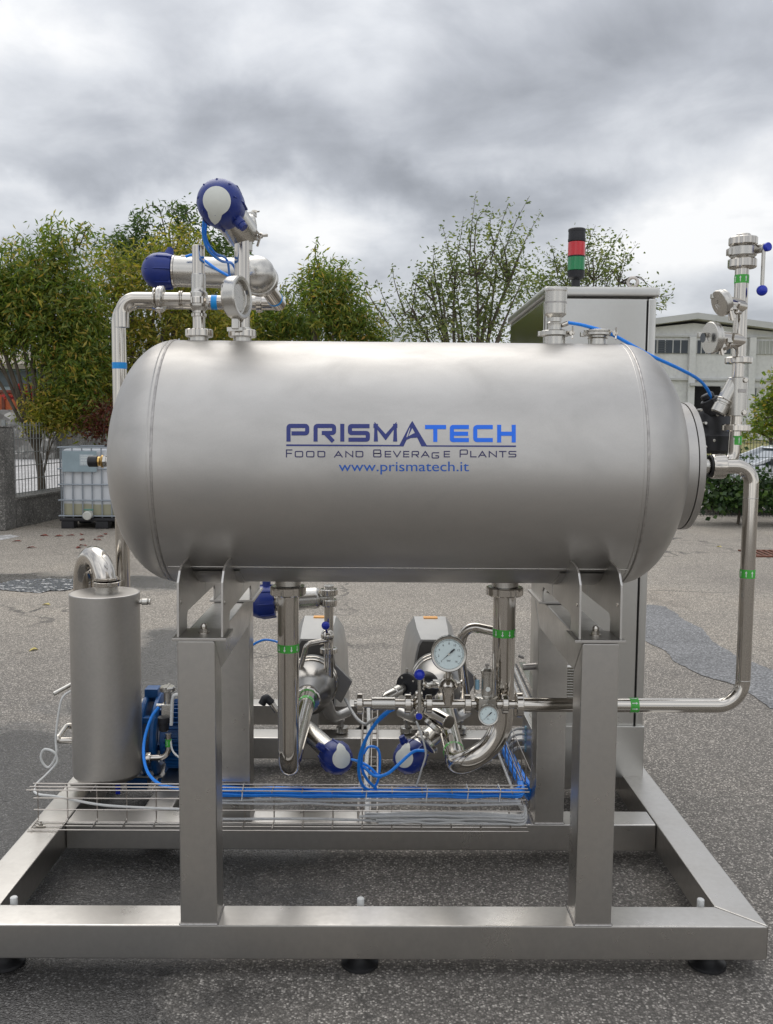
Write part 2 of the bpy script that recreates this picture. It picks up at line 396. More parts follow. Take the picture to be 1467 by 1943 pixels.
def patch_mat(name, c0, c1, rough=0.75, sc=120, bmp=0.5, big=(0.8, 1.15)):
    s = NB(name); g = s.n('ShaderNodeNewGeometry'); P = g.outputs['Position']
    vo = s.n('ShaderNodeTexVoronoi'); vo.inputs['Scale'].default_value = sc; s.l(P, vo.inputs['Vector'])
    vc = s.n('ShaderNodeSeparateColor'); s.l(vo.outputs['Color'], vc.inputs[0])
    a = s.noise(1.6, 6, 0.65, vec=P, dist=0.5)
    c = s.ramp(vc.outputs[0], [(0.0, c0), (0.8, c1), (1.0, tuple(v*1.9 for v in c1))])
    c = s.mix(1.0, c, s.ramp(a, [(0.3, big[0]), (0.7, big[1])]), 'MULTIPLY')
    s.set(Base_Color=c, Roughness=rough); s.bump(vc.outputs[1], bmp, 0.003); MATS[name] = s.m
patch_mat('tar_patch', (0.075, 0.075, 0.077), (0.20, 0.20, 0.202), 0.6)
patch_mat('pale_asphalt', (0.12, 0.11, 0.095), (0.30, 0.275, 0.235), 0.8)
patch_mat('road_concrete', (0.30, 0.29, 0.28), (0.42, 0.41, 0.40), 0.85, 30)
patch_mat('dry_grass', (0.10, 0.11, 0.035), (0.26, 0.23, 0.08), 0.95, 14)
patch_mat('lawn', (0.06, 0.11, 0.03), (0.14, 0.20, 0.06), 0.95, 14)
sheet('asphalt_patch', [(1190, 1150), (1238, 1148), (1265, 1152), (1300, 1178), (1330, 1192), (1352, 1218), (1400, 1246), (1440, 1262), (1500, 1285), (1560, 1330), (1500, 1352), (1462, 1345), (1430, 1322), (1395, 1300), (1330, 1282), (1280, 1256), (1262, 1235), (1225, 1218), (1190, 1200)], 0.004, 'tar_patch', 0.02, 8)
s = NB('puddle_water'); s.set(Base_Color=(0.14, 0.145, 0.155), Roughness=0.10); s.b.inputs['IOR'].default_value = 1.33  # pale base colour stands in for the bright sky mirrored in the water
s.b.inputs['Specular IOR Level'].default_value = 1.0
MATS['puddle_water'] = s.m
from mathutils import noise as mnoise
# rippled puddle: a fine grid of small wavelets, cut to an uneven outline
pc = atz(76, 1111); bm = bmesh.new(); ax = (atz(138, 1094)-atz(30, 1116)); La = ax.length/2; ax.normalize(); ay = V((-ax.y, ax.x, 0)); na, nb_ = 150, 60; grid = {}
for i in range(na+1):
    for j in range(nb_+1):
        u_, v_ = (i/na*2-1)*1.15, (j/nb_*2-1)*1.15
        rr_ = math.sqrt(u_*u_+v_*v_)+0.30*(mnoise.noise(V((u_*2.3, v_*2.3, 4.0))))
        if rr_ > 1: continue
        p = pc+ax*(u_*La)+ay*(v_*0.42)
        h_ = 0.006+0.008*mnoise.noise(V((p.x*26, p.y*34, 0)))+0.0035*mnoise.noise(V((p.x*60, p.y*70, 3)))
        grid[i, j] = bm.verts.new((p.x, p.y, h_))
for (i, j), a_ in list(grid.items()):
    q_ = [(i, j), (i+1, j), (i+1, j+1), (i, j+1)]
    if all(k in grid for k in q_): bm.faces.new([grid[k] for k in q_])
o = finish('puddle', bm, 'puddle_water'); o['kind'] = 'structure'
sheet('road', [(-30, 17.5-2.4, 0), (-3.0, 17.5-2.4, 0), (-1.5, 40, 0), (-70, 40, 0)], 0.004, 'road_concrete', 0, 1, True)
sheet('lawn', [(-90, 40, 0), (-1, 40, 0), (-1, 90, 0), (-90, 90, 0)], 0.004, 'lawn', 0, 1, True)
sheet('pavement', [(-30, 1018), (-30, 1030), (8, 1024), (38, 1018), (20, 1015)], 0.003, 'road_concrete', 0.01, 3)
b = B(); b.prism([V((9.0, 22, 0)), V((9.0, 25, 0.82)), V((9.0, 44, 1.0)), V((9.0, 44, 0))], (90, 0, 0)); struct('grass_bank', b, 'dry_grass', smooth=False)
# drain grating set in the asphalt
paint('rust', (0.16, 0.06, 0.035), 0.75, 0.4, 40)
t = thing('drain_grating', 'rusty red slotted drain grating set in the asphalt behind the tall right pipe', 'drain', atz(1465, 1051))
a0 = atz(1434, 1057); a1 = atz(1434, 1046); wd = 1.0
b = B()
for k in range(14): x = a0.x+0.04+k*0.075; b.prism([V((x, a0.y+0.02, 0.006)), V((x+0.03, a0.y+0.02, 0.006)), V((x+0.07, a1.y-0.02, 0.006)), V((x+0.04, a1.y-0.02, 0.006))], (0, 0, 0.01))
b.out('grate', 'rust', t, smooth=False)
b = B(); b.box((a0.x, a0.y-0.02, 0.001), (a0.x+1.15, a0.y+0.02, 0.018)); b.box((a0.x, a1.y-0.02, 0.001), (a0.x+1.15, a1.y+0.02, 0.018)); b.out('rim', 'rust', t, smooth=False)
# fallen leaves
paint('dead_leaf', (0.16, 0.035, 0.02), 0.8, 0.4, 10); paint('yellow_leaf', (0.60, 0.50, 0.18), 0.8, 0.3, 10)
rs = random.Random(3)
spots = [(84, 1017), (112, 1018), (134, 1017), (155, 1015), (156, 1025), (158, 1036), (185, 1025), (191, 1019), (200, 1014), (150, 1040), (32, 1028), (60, 1040)]
def leaf_mesh(s):
    b = B(); pts = [V((-s, 0, 0.004)), V((-s*0.3, -s*0.5, 0.02)), V((s*0.6, -s*0.35, 0.012)), V((s, 0, 0.004)), V((s*0.5, s*0.4, 0.018)), V((-s*0.3, s*0.45, 0.012))]
    b.prism(pts, (0, 0, 0.003)); return b
src = leaf_mesh(0.055).out('fallen_leaf', 'dead_leaf', smooth=False)
for i, p in enumerate(spots):
    o = src if i == 0 else src.copy()
    if i: col.objects.link(o)
    q = atz(*p); o.location = (q.x, q.y, 0.012); o.rotation_euler = (rs.uniform(-.2, .2), 0, rs.uniform(0, 6))
    tag(o, 'small curled red brown leaf lying on the asphalt in front of the white container', 'leaf', 'fallen red leaves in front of the white container')
src = leaf_mesh(0.032).out('fallen_leaf', 'yellow_leaf', smooth=False)
for i, (p, lb) in enumerate([((64, 1234), 'pale straw yellow leaf on the asphalt left of the upright steel vessel'), ((88, 1148), 'bright yellow leaf on the asphalt just below the puddle'), ((1365, 1038), 'pale leaf on the asphalt just left of the tall right pipe')]):
    o = src if i == 0 else src.copy()
    if i: col.objects.link(o)
    q = atz(*p); o.location = (q.x, q.y, 0.008); o.rotation_euler = (0.1, 0, rs.uniform(0, 3)); tag(o, lb, 'leaf')
# ================================================================== BACKGROUND LEFT
patch_mat('old_concrete', (0.10, 0.097, 0.088), (0.19, 0.18, 0.165), 0.9, 60, 0.5, (0.55, 1.2))
patch_mat('wall_concrete', (0.13, 0.125, 0.11), (0.24, 0.23, 0.21), 0.9, 60, 0.5, (0.6, 1.15))
pw1 = V((-5.08, 10.92, 0)); pw2 = V((-4.954, 12.29, 0)); wd = (pw2-pw1).normalized(); wn_ = V((wd.y, -wd.x, 0))  # toward +X
t = thing('gate_pillar', 'dark weathered concrete gate pillar at the left edge of the photo', 'pillar', (-5.5, 10.75, 0))
b = B(); b.box((-5.95, 10.55, 0), (-5.08, 10.95, 1.41), 0.02); b.out('shaft', 'old_concrete', t)
b = B(); b.box((-5.96, 10.54, 1.412), (-5.07, 10.96, 1.43), 0.008); b.out('cap', 'old_concrete', t)
t = thing('boundary_wall', 'low mossy concrete wall with a metal fence on top beside the dark pillar', 'wall', pw1)
b = B(); e2 = pw1+wd*14
q0 = pw1+wd*0.03; b.prism([q0, q0-wn_*0.3, q0-wn_*0.3+Z_*0.40, q0+Z_*0.40], wd*14); b.out('wall_base', 'old_concrete', t, smooth=False)
b = B(); b.prism([q0+wn_*0.02+Z_*0.401, q0-wn_*0.32+Z_*0.401, q0-wn_*0.32+Z_*0.43, q0+wn_*0.02+Z_*0.43], wd*14); b.out('coping', 'wall_concrete', t, smooth=False)
paint('galvanised', (0.30, 0.31, 0.30), 0.5, 0.2, 20, metallic=0.5)
def mesh_fence(name, label, p0, p1, z0, z1, pitch_, mat, rails, post=2.0, rad=0.006):
    t = thing(name, label, 'fence', p0); L_ = (p1-p0).length; d = (p1-p0).normalized(); n = int(L_/pitch_); b = B()
    for i in range(n+1):
        p = p0+d*(i*pitch_); b.cyl(p+Z_*z0, p+Z_*(z1+0.02), rad, 5)
    for k in range(rails):
        z = z0+0.03+(z1-z0-0.05)*k/(rails-1); b.cyl(p0+Z_*z, p1+Z_*z, rad*1.1, 5)
    b.out('wire_panel', mat, t)
    for i in range(int(L_/post)+1):
        p = p0+d*(i*post); q = B(); q.box(p+V((-0.025, -0.025, max(0, z0-0.05))), p+V((0.025, 0.025, z1+0.05))); q.out('fence_post', mat, t, smooth=False)
    return t
mesh_fence('wire_fence', 'grey welded wire fence standing on the low concrete wall behind the white container', q0-wn_*0.15, q0-wn_*0.15+wd*13, 0.43, 1.465, 0.10, 'galvanised', 6)
# big white liquid container on its pallet
def ibc():
    y0 = 10.45; pl = atz(113, 1003); x0 = pl.x; x1 = x0+1.2; y0 = pl.y; y1 = y0+1.0
    t = thing('liquid_container', 'white plastic liquid container in a grey tube cage on a black pallet', 'container', (x0+0.6, y0+0.5, 0))
    s = NB('container_plastic'); g = s.n('ShaderNodeNewGeometry'); sp = s.n('ShaderNodeSeparateXYZ'); s.l(g.outputs['Position'], sp.inputs[0])
    nn = s.noise(3, 4); lev = s.ramp(s.math('ADD', sp.outputs[2], s.math('MULTIPLY', nn, 0.05)), [(0.36, 0.0), (0.38, 1.0)])
    c = s.mix(lev, (0.36, 0.345, 0.24), (0.62, 0.64, 0.66)); s.set(Base_Color=c, Roughness=0.4); MATS['container_plastic'] = s.m
    paint('cage_grey', (0.30, 0.33, 0.36), 0.45, 0.1, metallic=0.5); paint('sign_plate', (0.26, 0.33, 0.36), 0.5, 0.12, 5); paint('label_print', (0.42, 0.47, 0.50), 0.5, 0.2, 60)
    b = B(); b.box((x0+0.04, y0+0.04, 0.155), (x1-0.04, y1-0.04, 1.12), 0.05); b.out('bottle', 'container_plastic', t)
    b = B(); b.box((x0, y0, 0.105), (x1, y1, 0.15), 0.01)
    for xx in (x0+0.02, x0+0.50, x1-0.2):
        for yy in (y0+0.01, y1-0.2): b.box((xx, yy, 0.0), (xx+0.18, yy+0.18, 0.104), 0.01)
    b.out('pallet', 'black_plastic', t)
    b = B()
    for z in (0.18, 0.40, 0.62, 0.84, 1.14):
        b.pipe([(x0, y0, z), (x1, y0, z), (x1, y1, z), (x0, y1, z), (x0, y0-0.001, z)], 0.011, 0.05, 8, 4)
    for k in range(9):
        xx = x0+0.06+k*0.135*1.0; 
        if xx < x1: b.cyl((xx, y0+0.012, 0.155), (xx, y0+0.012, 1.14), 0.010, 8)
    for k in range(7): b.cyl((x0+0.012, y0+0.08+k*0.14, 0.155), (x0+0.012, y0+0.08+k*0.14, 1.14), 0.010, 8)
    b.out('cage', 'cage_grey', t)
    b = B(); b.box((x0+0.06, y0-0.022, 0.80), (x0+0.545, y0-0.014, 1.09), 0.003); pt = b.out('sign_plate', 'sign_plate', t)
    b = B(); b.box((x0+0.31, y0-0.026, 0.89), (x0+0.50, y0-0.0225, 1.045)); b.out('sticker', 'label_print', pt)
    b = B()
    for k in range(6): b.box((x0+0.325, y0-0.0285, 1.02-k*0.022), (x0+0.325+(0.16, 0.12, 0.15, 0.09, 0.14, 0.11)[k], y0-0.0265, 1.026-k*0.022))
    b.out('print_lines', 'white_print', pt)
    paint('valve_white', (0.6, 0.6, 0.55), 0.4); paint('valve_green', (0.1, 0.25, 0.2), 0.5)
    b = B(); b.cyl((x0+0.42, y0+0.02, 0.20), (x0+0.42, y0-0.06, 0.20), 0.055, 20, 0.008); b.cyl((x0+0.42, y0-0.06, 0.20), (x0+0.42, y0-0.11, 0.19), 0.062, 20, 0.008); v = b.out('outlet_valve', 'valve_white', t)
    b = B(); b.box((x0+0.37, y0-0.08, 0.265), (x0+0.50, y0-0.05, 0.285), 0.004); b.out('valve_lever', 'valve_green', v)
    b = B(); b.cyl((x0+0.6, y0+0.5, 1.12), (x0+0.6, y0+0.5, 1.17), 0.09, 20, 0.01); b.out('fill_cap', 'black_plastic', t)
ibc()
# stone wall, orange skip and grey hall beyond the road
patch_mat('stone_wall', (0.13, 0.12, 0.11), (0.30, 0.29, 0.27), 0.9, 5.0, 0.6)
b = B(); b.box((-22, 37.5, 0), (-13.6, 37.9, 2.05), 0.03); o = b.out('stone_wall', 'stone_wall'); tag(o, 'pale old block stone wall below the orange skip at far left', 'wall')
paint('skip_orange', (0.42, 0.10, 0.03), 0.6, 0.3, 3); paint('skip_rust', (0.16, 0.05, 0.03), 0.8, 0.3, 5)
t = thing('rubbish_skip', 'orange metal skip with a rusty rim standing above the old stone wall', 'skip', (-17, 39.5, 1.7))
b = B(); b.box((-21.5, 38.8, 1.7), (-12.9, 41, 2.78), 0.03); b.out('skip_body', 'skip_orange', t)
b = B(); b.box((-21.6, 38.7, 2.79), (-12.8, 41.1, 2.92), 0.02); b.out('rim', 'skip_rust', t)
b = B()
for k in range(9): b = B(); b.box((-21.4+k*1.05, 38.70, 1.72), (-21.28+k*1.05, 38.795, 2.78)); b.out('rib', 'skip_rust', t, smooth=False)
b = B(); b.box((-23, 38.4, 0), (-12, 42, 1.69)); o = struct('embankment', b, 'old_concrete', smooth=False)
paint('panel_blue_grey', (0.24, 0.28, 0.31), 0.6, 0.06, 2); paint('panel_dark', (0.07, 0.085, 0.10), 0.5, 0.1, 2); paint('roof_tan', (0.27, 0.235, 0.19), 0.8, 0.15, 3); paint('trim_white', (0.55, 0.57, 0.58), 0.6)
t = thing('grey_hall', 'low blue grey hall with a tan roof far behind the orange skip', 'building', (-26, 60, 0))
b = B(); b.box((-46, 60, 0), (-16.5, 72, 5.0)); b.out('wall', 'panel_blue_grey', t, smooth=False)
b = B(); b.box((-46.5, 59.4, 5.01), (-16.0, 72.5, 5.3)); b.prism([V((-46.5, 59.4, 5.31)), V((-46.5, 72.5, 5.31)), V((-46.5, 66, 6.6))], (30.4, 0, 0)); b.out('roof', 'roof_tan', t, smooth=False)
b = B(); b.box((-46, 59.95, 3.9), (-16.6, 59.99, 4.9)); b.out('window_band', 'panel_dark', t, smooth=False)
for xx in (-30, -25.5):
    b = B(); b.box((xx, 59.94, 1.2), (xx+3.6, 59.985, 3.1)); wv = b.out('window', 'panel_dark', t, smooth=False)
    b = B(); b.box((xx-0.1, 59.90, 3.1), (xx+3.7, 59.935, 3.25)); b.box((xx+3.62, 59.90, 1.2), (xx+3.8, 59.935, 3.09)); b.out('frame', 'trim_white', wv, smooth=False)
b = B(); b.box((-46, 59.90, 3.45), (-16.6, 59.94, 3.62)); b.out('trim', 'trim_white', t, smooth=False)
# ================================================================== BACKGROUND RIGHT
DB = 42.6; YB = DB
def bx(px): return at(px, 750, YB).x
def bz(py): return at(1330, py, YB).z
s = NB('hall_render'); nn = s.noise(0.5, 6, 0.7, stretch=(1, 1, 0.35)); n3 = s.noise(6, 5, 0.6)
k = s.math('ADD', s.math('MULTIPLY', nn, 0.65), s.math('MULTIPLY', n3, 0.35))
s.set(Base_Color=s.ramp(k, [(0.30, (0.46, 0.46, 0.45)), (0.5, (0.62, 0.625, 0.61)), (0.7, (0.72, 0.72, 0.70))]), Roughness=0.85); MATS['hall_render'] = s.m
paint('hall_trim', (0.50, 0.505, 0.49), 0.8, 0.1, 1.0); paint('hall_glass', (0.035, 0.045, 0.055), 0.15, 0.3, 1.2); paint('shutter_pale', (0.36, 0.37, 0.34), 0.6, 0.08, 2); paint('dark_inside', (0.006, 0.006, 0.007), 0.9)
t = thing('industrial_hall', 'pale concrete industrial hall with a low gable roof and a dark open doorway', 'building', (bx(1312), YB, 0))
xl, xr, xa = bx(1130), bx(1520), bx(1312); za, ze = bz(607), bz(634)
zl = ze
b = B(); b.prism([V((xl, YB, 0)), V((xr, YB, 0)), V((xr, YB, ze)), V((xa, YB, za-0.15)), V((xl, YB, zl))], (0, 18, 0)); b.out('wall', 'hall_render', t, smooth=False)
b = B()
for (xa0, z0_, xb0, z1_) in ((xl-0.4, zl-0.02, xa, za), (xa, za, xr+0.4, ze-0.02)):
    b.prism([V((xa0, YB-0.5, z0_)), V((xb0, YB-0.5, z1_)), V((xb0, YB-0.5, z1_+0.28)), V((xa0, YB-0.5, z0_+0.28))], (0, 19, 0))
b.out('roof', 'hall_trim', t, smooth=False)
b = B(); b.box((xl, YB-0.12, bz(722)), (xr, YB-0.01, bz(718))); b.box((xl, YB-0.10, bz(640)), (xr, YB-0.01, bz(637))); b.out('ledge', 'hall_trim', t, smooth=False)
for k, px in enumerate((1190, 1303, 1416, 1500)):
    b = B(); b.box((bx(px), YB-0.22, 0), (bx(px+12), YB-0.015, bz(640)-0.01)); b.out('pilaster', 'hall_render', t, smooth=False)
for (p0, p1, m_) in ((1204, 1243, 'hall_glass'), (1244, 1302, 'hall_glass'), (1318, 1352, 'hall_glass'), (1354, 1412, 'hall_glass'), (1419, 1432, 'shutter_pale'), (1434, 1496, 'shutter_pale')):
    b = B(); b.box((bx(p0), YB-0.06, bz(671)), (bx(p1), YB-0.01, bz(646))); wv = b.out('window', m_, t, smooth=False)
    nb = 4 if m_ == 'hall_glass' else 9
    for j in range(nb+1):
        x = bx(p0)+(bx(p1)-bx(p0))*j/nb; b = B(); b.box((x-0.02, YB-0.08, bz(671)), (x+0.02, YB-0.062, bz(646))); b.out('mullion', 'hall_trim', wv, smooth=False)
b = B()
for j in range(7): b.box((bx(1246), YB-0.11, bz(670-j*3.4)), (bx(1262), YB-0.082, bz(668.6-j*3.4)))
b.out('louvre', 'panel_dark', t, smooth=False)
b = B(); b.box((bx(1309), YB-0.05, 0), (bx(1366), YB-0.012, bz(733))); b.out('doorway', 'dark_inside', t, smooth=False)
b = B(); b.box((bx(1305), YB-0.35, bz(732.5)), (bx(1368), YB-0.23, bz(727))); b.box((bx(1368.5), YB-0.2, bz(735)), (bx(1452), YB-0.12, bz(733))); b.out('door_track', 'hall_trim', t, smooth=False)
b = B(); b.box((bx(1367), YB-0.11, 0), (bx(1431), YB-0.03, bz(736))); dr = b.out('sliding_door', 'hall_render', t, smooth=False)
b = B(); b.box((bx(1431.3), YB-0.12, 0), (bx(1433), YB-0.04, bz(736))); b.out('door_edge', 'panel_dark', dr, smooth=False)
# wire fence and white car at the right
paint('fence_green_grey', (0.06, 0.075, 0.075), 0.5, 0.2, 20, metallic=0.3)
fp0 = V((3.9, 12.6, 0)); fp1 = V((9.5, 12.6, 0))
mesh_fence('wire_fence', 'dark thin wire fence in front of the white parked car', fp0, fp1, 0.08, at(1430, 838, 12.6).z, 0.05, 'fence_green_grey', 6, 2.5, 0.004)
def car():
    y0, y1 = 13.6, 15.2; z_off = 0.0
    paint('car_white', (0.72, 0.74, 0.76), 0.25, 0.02, coat=1.0); paint('car_glass', (0.10, 0.13, 0.15), 0.05, 0.1, coat=1.0); paint('alloy', (0.4, 0.4, 0.42), 0.3, metallic=1.0)
    x0 = at(1338, 880, y0).x
    t = thing('parked_car', 'white hatchback parked behind the dark wire fence facing left', 'car', (x0+2, 14.4, 0))
    # side outline (x from the nose)
    out = [(0.0, 0.25), (0.03, 0.55), (0.12, 0.68), (0.55, 0.80), (0.98, 0.86), (3.75, 0.92), (3.9, 0.85), (3.95, 0.35), (3.9, 0.22), (0.1, 0.20)]
    b = B(); b.prism([V((x0+a, y0, c)) for a, c in out], (0, y1-y0, 0), 0.05); b.out('body', 'car_white', t)
    gl = [(0.86, 0.85), (1.0, 0.88), (1.62, 1.13), (3.15, 1.17), (3.7, 0.93)]
    b = B(); b.prism([V((x0+a, y0+0.10, c)) for a, c in gl], (0, y1-y0-0.2, 0), 0.03); b.out('glasshouse', 'car_glass', t)
    b = B(); b.prism([V((x0+a, y0+0.08, c)) for a, c in [(1.55, 1.13), (1.7, 1.185), (3.1, 1.22), (3.3, 1.15), (3.1, 1.172), (1.66, 1.135)]], (0, y1-y0-0.16, 0), 0.0); b.out('roof', 'car_white', t)
    for yy in (y0+0.05, y1-0.13):
        b = B(); b.prism([V((x0+a, yy, c)) for a, c in [(0.80, 0.86), (0.95, 0.87), (1.70, 1.15), (1.58, 1.165)]], (0, 0.08, 0)); b.out('windscreen_pillar', 'car_white', t)
    b = B(); b.prism([V((x0+2.1, y0+0.06, 0.9)), V((x0+2.2, y0+0.06, 0.9)), V((x0+2.2, y0+0.06, 1.16)), V((x0+2.1, y0+0.06, 1.16))], (0, 0.06, 0)); b.out('door_pillar', 'car_white', t)
    b = B(); b.box((x0+1.1, y0-0.14, 0.86), (x0+1.28, y0+0.02, 0.98), 0.03); b.out('door_mirror', 'black_plastic', t)
    for xx in (x0+0.75, x0+3.2):
        for yy in (y0+0.08, y1-0.08):
            b = B(); b.cyl((xx, yy-0.1, 0.3), (xx, yy+0.1, 0.3), 0.30, 28, 0.03); wv = b.out('wheel', 'black_rubber', t)
            b = B(); b.cyl((xx, yy-0.112, 0.3), (xx, yy-0.101, 0.3), 0.19, 20); b.out('rim', 'alloy', wv)
    b = B(); b.box((x0-0.005, y0+0.1, 0.56), (x0+0.16, y0+0.45, 0.68), 0.03); b.out('headlight', 'alloy', t)
    b = B(); b.box((x0-0.005, y1-0.45, 0.56), (x0+0.16, y1-0.1, 0.68), 0.03); b.out('headlight', 'alloy', t)
car()
# ================================================================== TREES
def leaf_material(name, stops, trans=0.45):
    s = NB(name); g = s.n('ShaderNodeNewGeometry')
    c = s.ramp(g.outputs['Random Per Island'], stops)
    s.set(Base_Color=c, Roughness=0.45)
    tr = s.n('ShaderNodeBsdfTranslucent'); s.l(s.mix(1.0, c, (1.2, 1.5, 0.6), 'MULTIPLY'), tr.inputs[0])
    ms = s.n('ShaderNodeMixShader'); ms.inputs[0].default_value = trans
    s.l(s.b.outputs[0], ms.inputs[1]); s.l(tr.outputs[0], ms.inputs[2]); s.l(ms.outputs[0], s.out.inputs[0]); MATS[name] = s.m
leaf_material('leaf_peach', [(0.0, (0.079, 0.130, 0.024)), (0.45, (0.157, 0.211, 0.039)), (0.80, (0.290, 0.300, 0.055)), (0.95, (0.474, 0.357, 0.068)), (1.0, (0.562, 0.309, 0.068))])
leaf_material('leaf_olive', [(0.0, (0.114, 0.130, 0.022)), (0.45, (0.237, 0.244, 0.039)), (0.80, (0.404, 0.325, 0.055)), (1.0, (0.600, 0.390, 0.097))])
leaf_material('leaf_dark', [(0.0, (0.041, 0.075, 0.027)), (0.6, (0.088, 0.130, 0.044)), (1.0, (0.162, 0.195, 0.062))])
leaf_material('leaf_apple', [(0.0, (0.081, 0.104, 0.040)), (0.6, (0.162, 0.189, 0.075)), (1.0, (0.324, 0.312, 0.125))])
leaf_material('leaf_ivy', [(0.0, (0.015, 0.035, 0.010)), (0.6, (0.035, 0.075, 0.018)), (1.0, (0.09, 0.15, 0.03))], 0.2)
leaf_material('leaf_red', [(0.0, (0.16, 0.01, 0.02)), (0.6, (0.34, 0.015, 0.03)), (1.0, (0.45, 0.06, 0.05))])
leaf_material('leaf_rust', [(0.0, (0.09, 0.02, 0.015)), (0.6, (0.17, 0.04, 0.03)), (1.0, (0.12, 0.10, 0.03))])
s = NB('bark'); nn = s.noise(14, 6, 0.65, stretch=(1, 1, 0.25)); s.set(Base_Color=s.ramp(nn, [(0.3, (0.05, 0.04, 0.03)), (0.7, (0.15, 0.125, 0.095))]), Roughness=0.9); s.bump(nn, 0.6, 0.01); MATS['bark'] = s.m
def leaves_mesh(name, pts, rng, ln, wd, droop, mat, parent, var=0.35):
    n = len(pts); P = np.array(pts, 'f')
    d = rng.normal(size=(n, 3)); d[:, 2] = d[:, 2]*0.6-droop; d /= np.linalg.norm(d, axis=1)[:, None]
    r = rng.normal(size=(n, 3)); s_ = np.cross(d, r); s_ /= np.linalg.norm(s_, axis=1)[:, None]; nn = np.cross(d, s_)
    l = (ln*(1+var*rng.uniform(-1, 1, n)))[:, None]; w_ = l*wd
    a = P; m1 = P+d*l*0.45+s_*w_*0.5+nn*l*0.05; m2 = P+d*l*0.45-s_*w_*0.5+nn*l*0.05; e_ = P+d*l-nn*l*0.08
    co = np.stack([a, m1, e_, m2], 1).reshape(-1, 3)
    me = bpy.data.meshes.new(name); me.vertices.add(n*4); me.vertices.foreach_set('co', co.astype('f').ravel())
    idx = np.arange(n*4).reshape(n, 4); tri = np.concatenate([idx[:, [0, 1, 2]], idx[:, [0, 2, 3]]], 1).reshape(-1)
    me.loops.add(n*6); me.loops.foreach_set('vertex_index', tri.astype('i')); me.polygons.add(n*2)
    me.polygons.foreach_set('loop_start', np.arange(0, n*6, 3, dtype='i')); me.update(calc_edges=True); me.validate()
    return link_mesh(name, me, mat, parent, smooth=False)
def tree(name, label, base, blobs, Y, nleaf, ln, wd, droop, mat, seed, shoots=(), dens=34, sig=0.13, thick=1.0, trunk_r=0.09, group=None, limbs=14, cat='tree', fork=1.0, shoot_leaves=34):
    """blobs: (px, py, rx, ry) read off the photo at the tree's own distance Y; each is an ellipsoid as deep as it is wide"""
    rng = np.random.default_rng(seed); k = kk(Y); bp = V(base)
    t = thing(name, label, cat, bp, group); cs = []; vol = [(b[2]*b[3])**1.0*(b[4] if len(b) > 4 else 1.0) for b in blobs]; tot = sum(vol)
    pts = []; cl_c = []
    ncl = max(4, nleaf//dens)
    for b_, v_ in zip(blobs, vol):
        c = at(b_[0], b_[1], Y); rx, rz = b_[2]*k, b_[3]*k; ry = min(rx, 1.1)*thick
        m = max(2, int(round(ncl*v_/tot)))
        u = rng.normal(size=(m, 3)); u /= np.linalg.norm(u, axis=1)[:, None]; rr = rng.uniform(0.25, 1.0, m)**0.6
        q = np.array([c.x, c.y, c.z])+u*rr[:, None]*np.array([rx, ry, rz]); q = q[q[:, 2] > 0.35]; cl_c.append(q); cs.append((c, rx, ry, rz))
    cc = np.concatenate(cl_c)
    sg = rng.uniform(0.5, 1.3, len(cc))[:, None]*sig
    for i in range(dens):
        keep = rng.uniform(size=len(cc)) < 0.9
        pts.append((cc+rng.normal(size=cc.shape)*sg*np.array([1, 1, 0.8]))[keep])
    pts = np.concatenate(pts)
    # limbs
    b = B(); fk = bp+V((0, 0, fork)); b.sweep(spline([bp-Z_*0.1, bp+V((0.03, 0.02, fork*0.5)), fk], 6), [trunk_r*1.25]+[trunk_r]*12, 12) if False else None
    sp_ = spline([bp-Z_*0.1, bp+V((0.04, 0.03, fork*0.5)), fk], 6); b.sweep(sp_, [trunk_r*(1.35-0.45*i/(len(sp_)-1)) for i in range(len(sp_))], 12)
    sel = rng.choice(len(cc), min(limbs*3, len(cc)), replace=False); ends = [V(cc[i].tolist()) for i in sel]
    mains = []
    for i, q in enumerate(ends):
        if i < limbs or not mains: s0 = fk; r_a = trunk_r*0.62
        else:
            mm = min(mains, key=lambda m: (m-q).length); s0 = mm; r_a = trunk_r*0.26
        if (q-s0).length < 0.15: continue
        mid = s0.lerp(q, 0.5)+V((rng.normal()*0.08, rng.normal()*0.08, 0.10+abs(rng.normal())*0.08)); path = spline([s0, mid, q], 5)
        b.sweep(path, [max(0.004, r_a*(1-j/(len(path)-0.5))**0.8) for j in range(len(path))], 7)
        if i < limbs: mains.append(V(path[len(path)//2])); mains.append(V(path[-3]))
    sh_pts = []
    for sh in shoots:
        pth = [at(p[0], p[1], Y+(p[2] if len(p) > 2 else 0)) for p in sh]; s0 = pth[0]
        path = spline(pth, 6); b.sweep(path, [max(0.0035, 0.014*(1-j/len(path))) for j in range(len(path))], 5)
        for j in range(shoot_leaves):
            f = rng.uniform(0.1, 1.0)*(len(path)-1); i0 = int(min(f, len(path)-2)); q = path[i0].lerp(path[i0+1], f-i0)
            sh_pts.append([q.x+rng.normal()*sig*0.3, q.y+rng.normal()*sig*0.3, q.z+rng.normal()*sig*0.3])
    b.out('trunk', 'bark', t)
    if sh_pts: pts = np.concatenate([pts, np.array(sh_pts)])
    leaves_mesh('crown', pts, rng, ln, wd, droop, mat, t)
    return t
G_ = None
Ya = 12.6
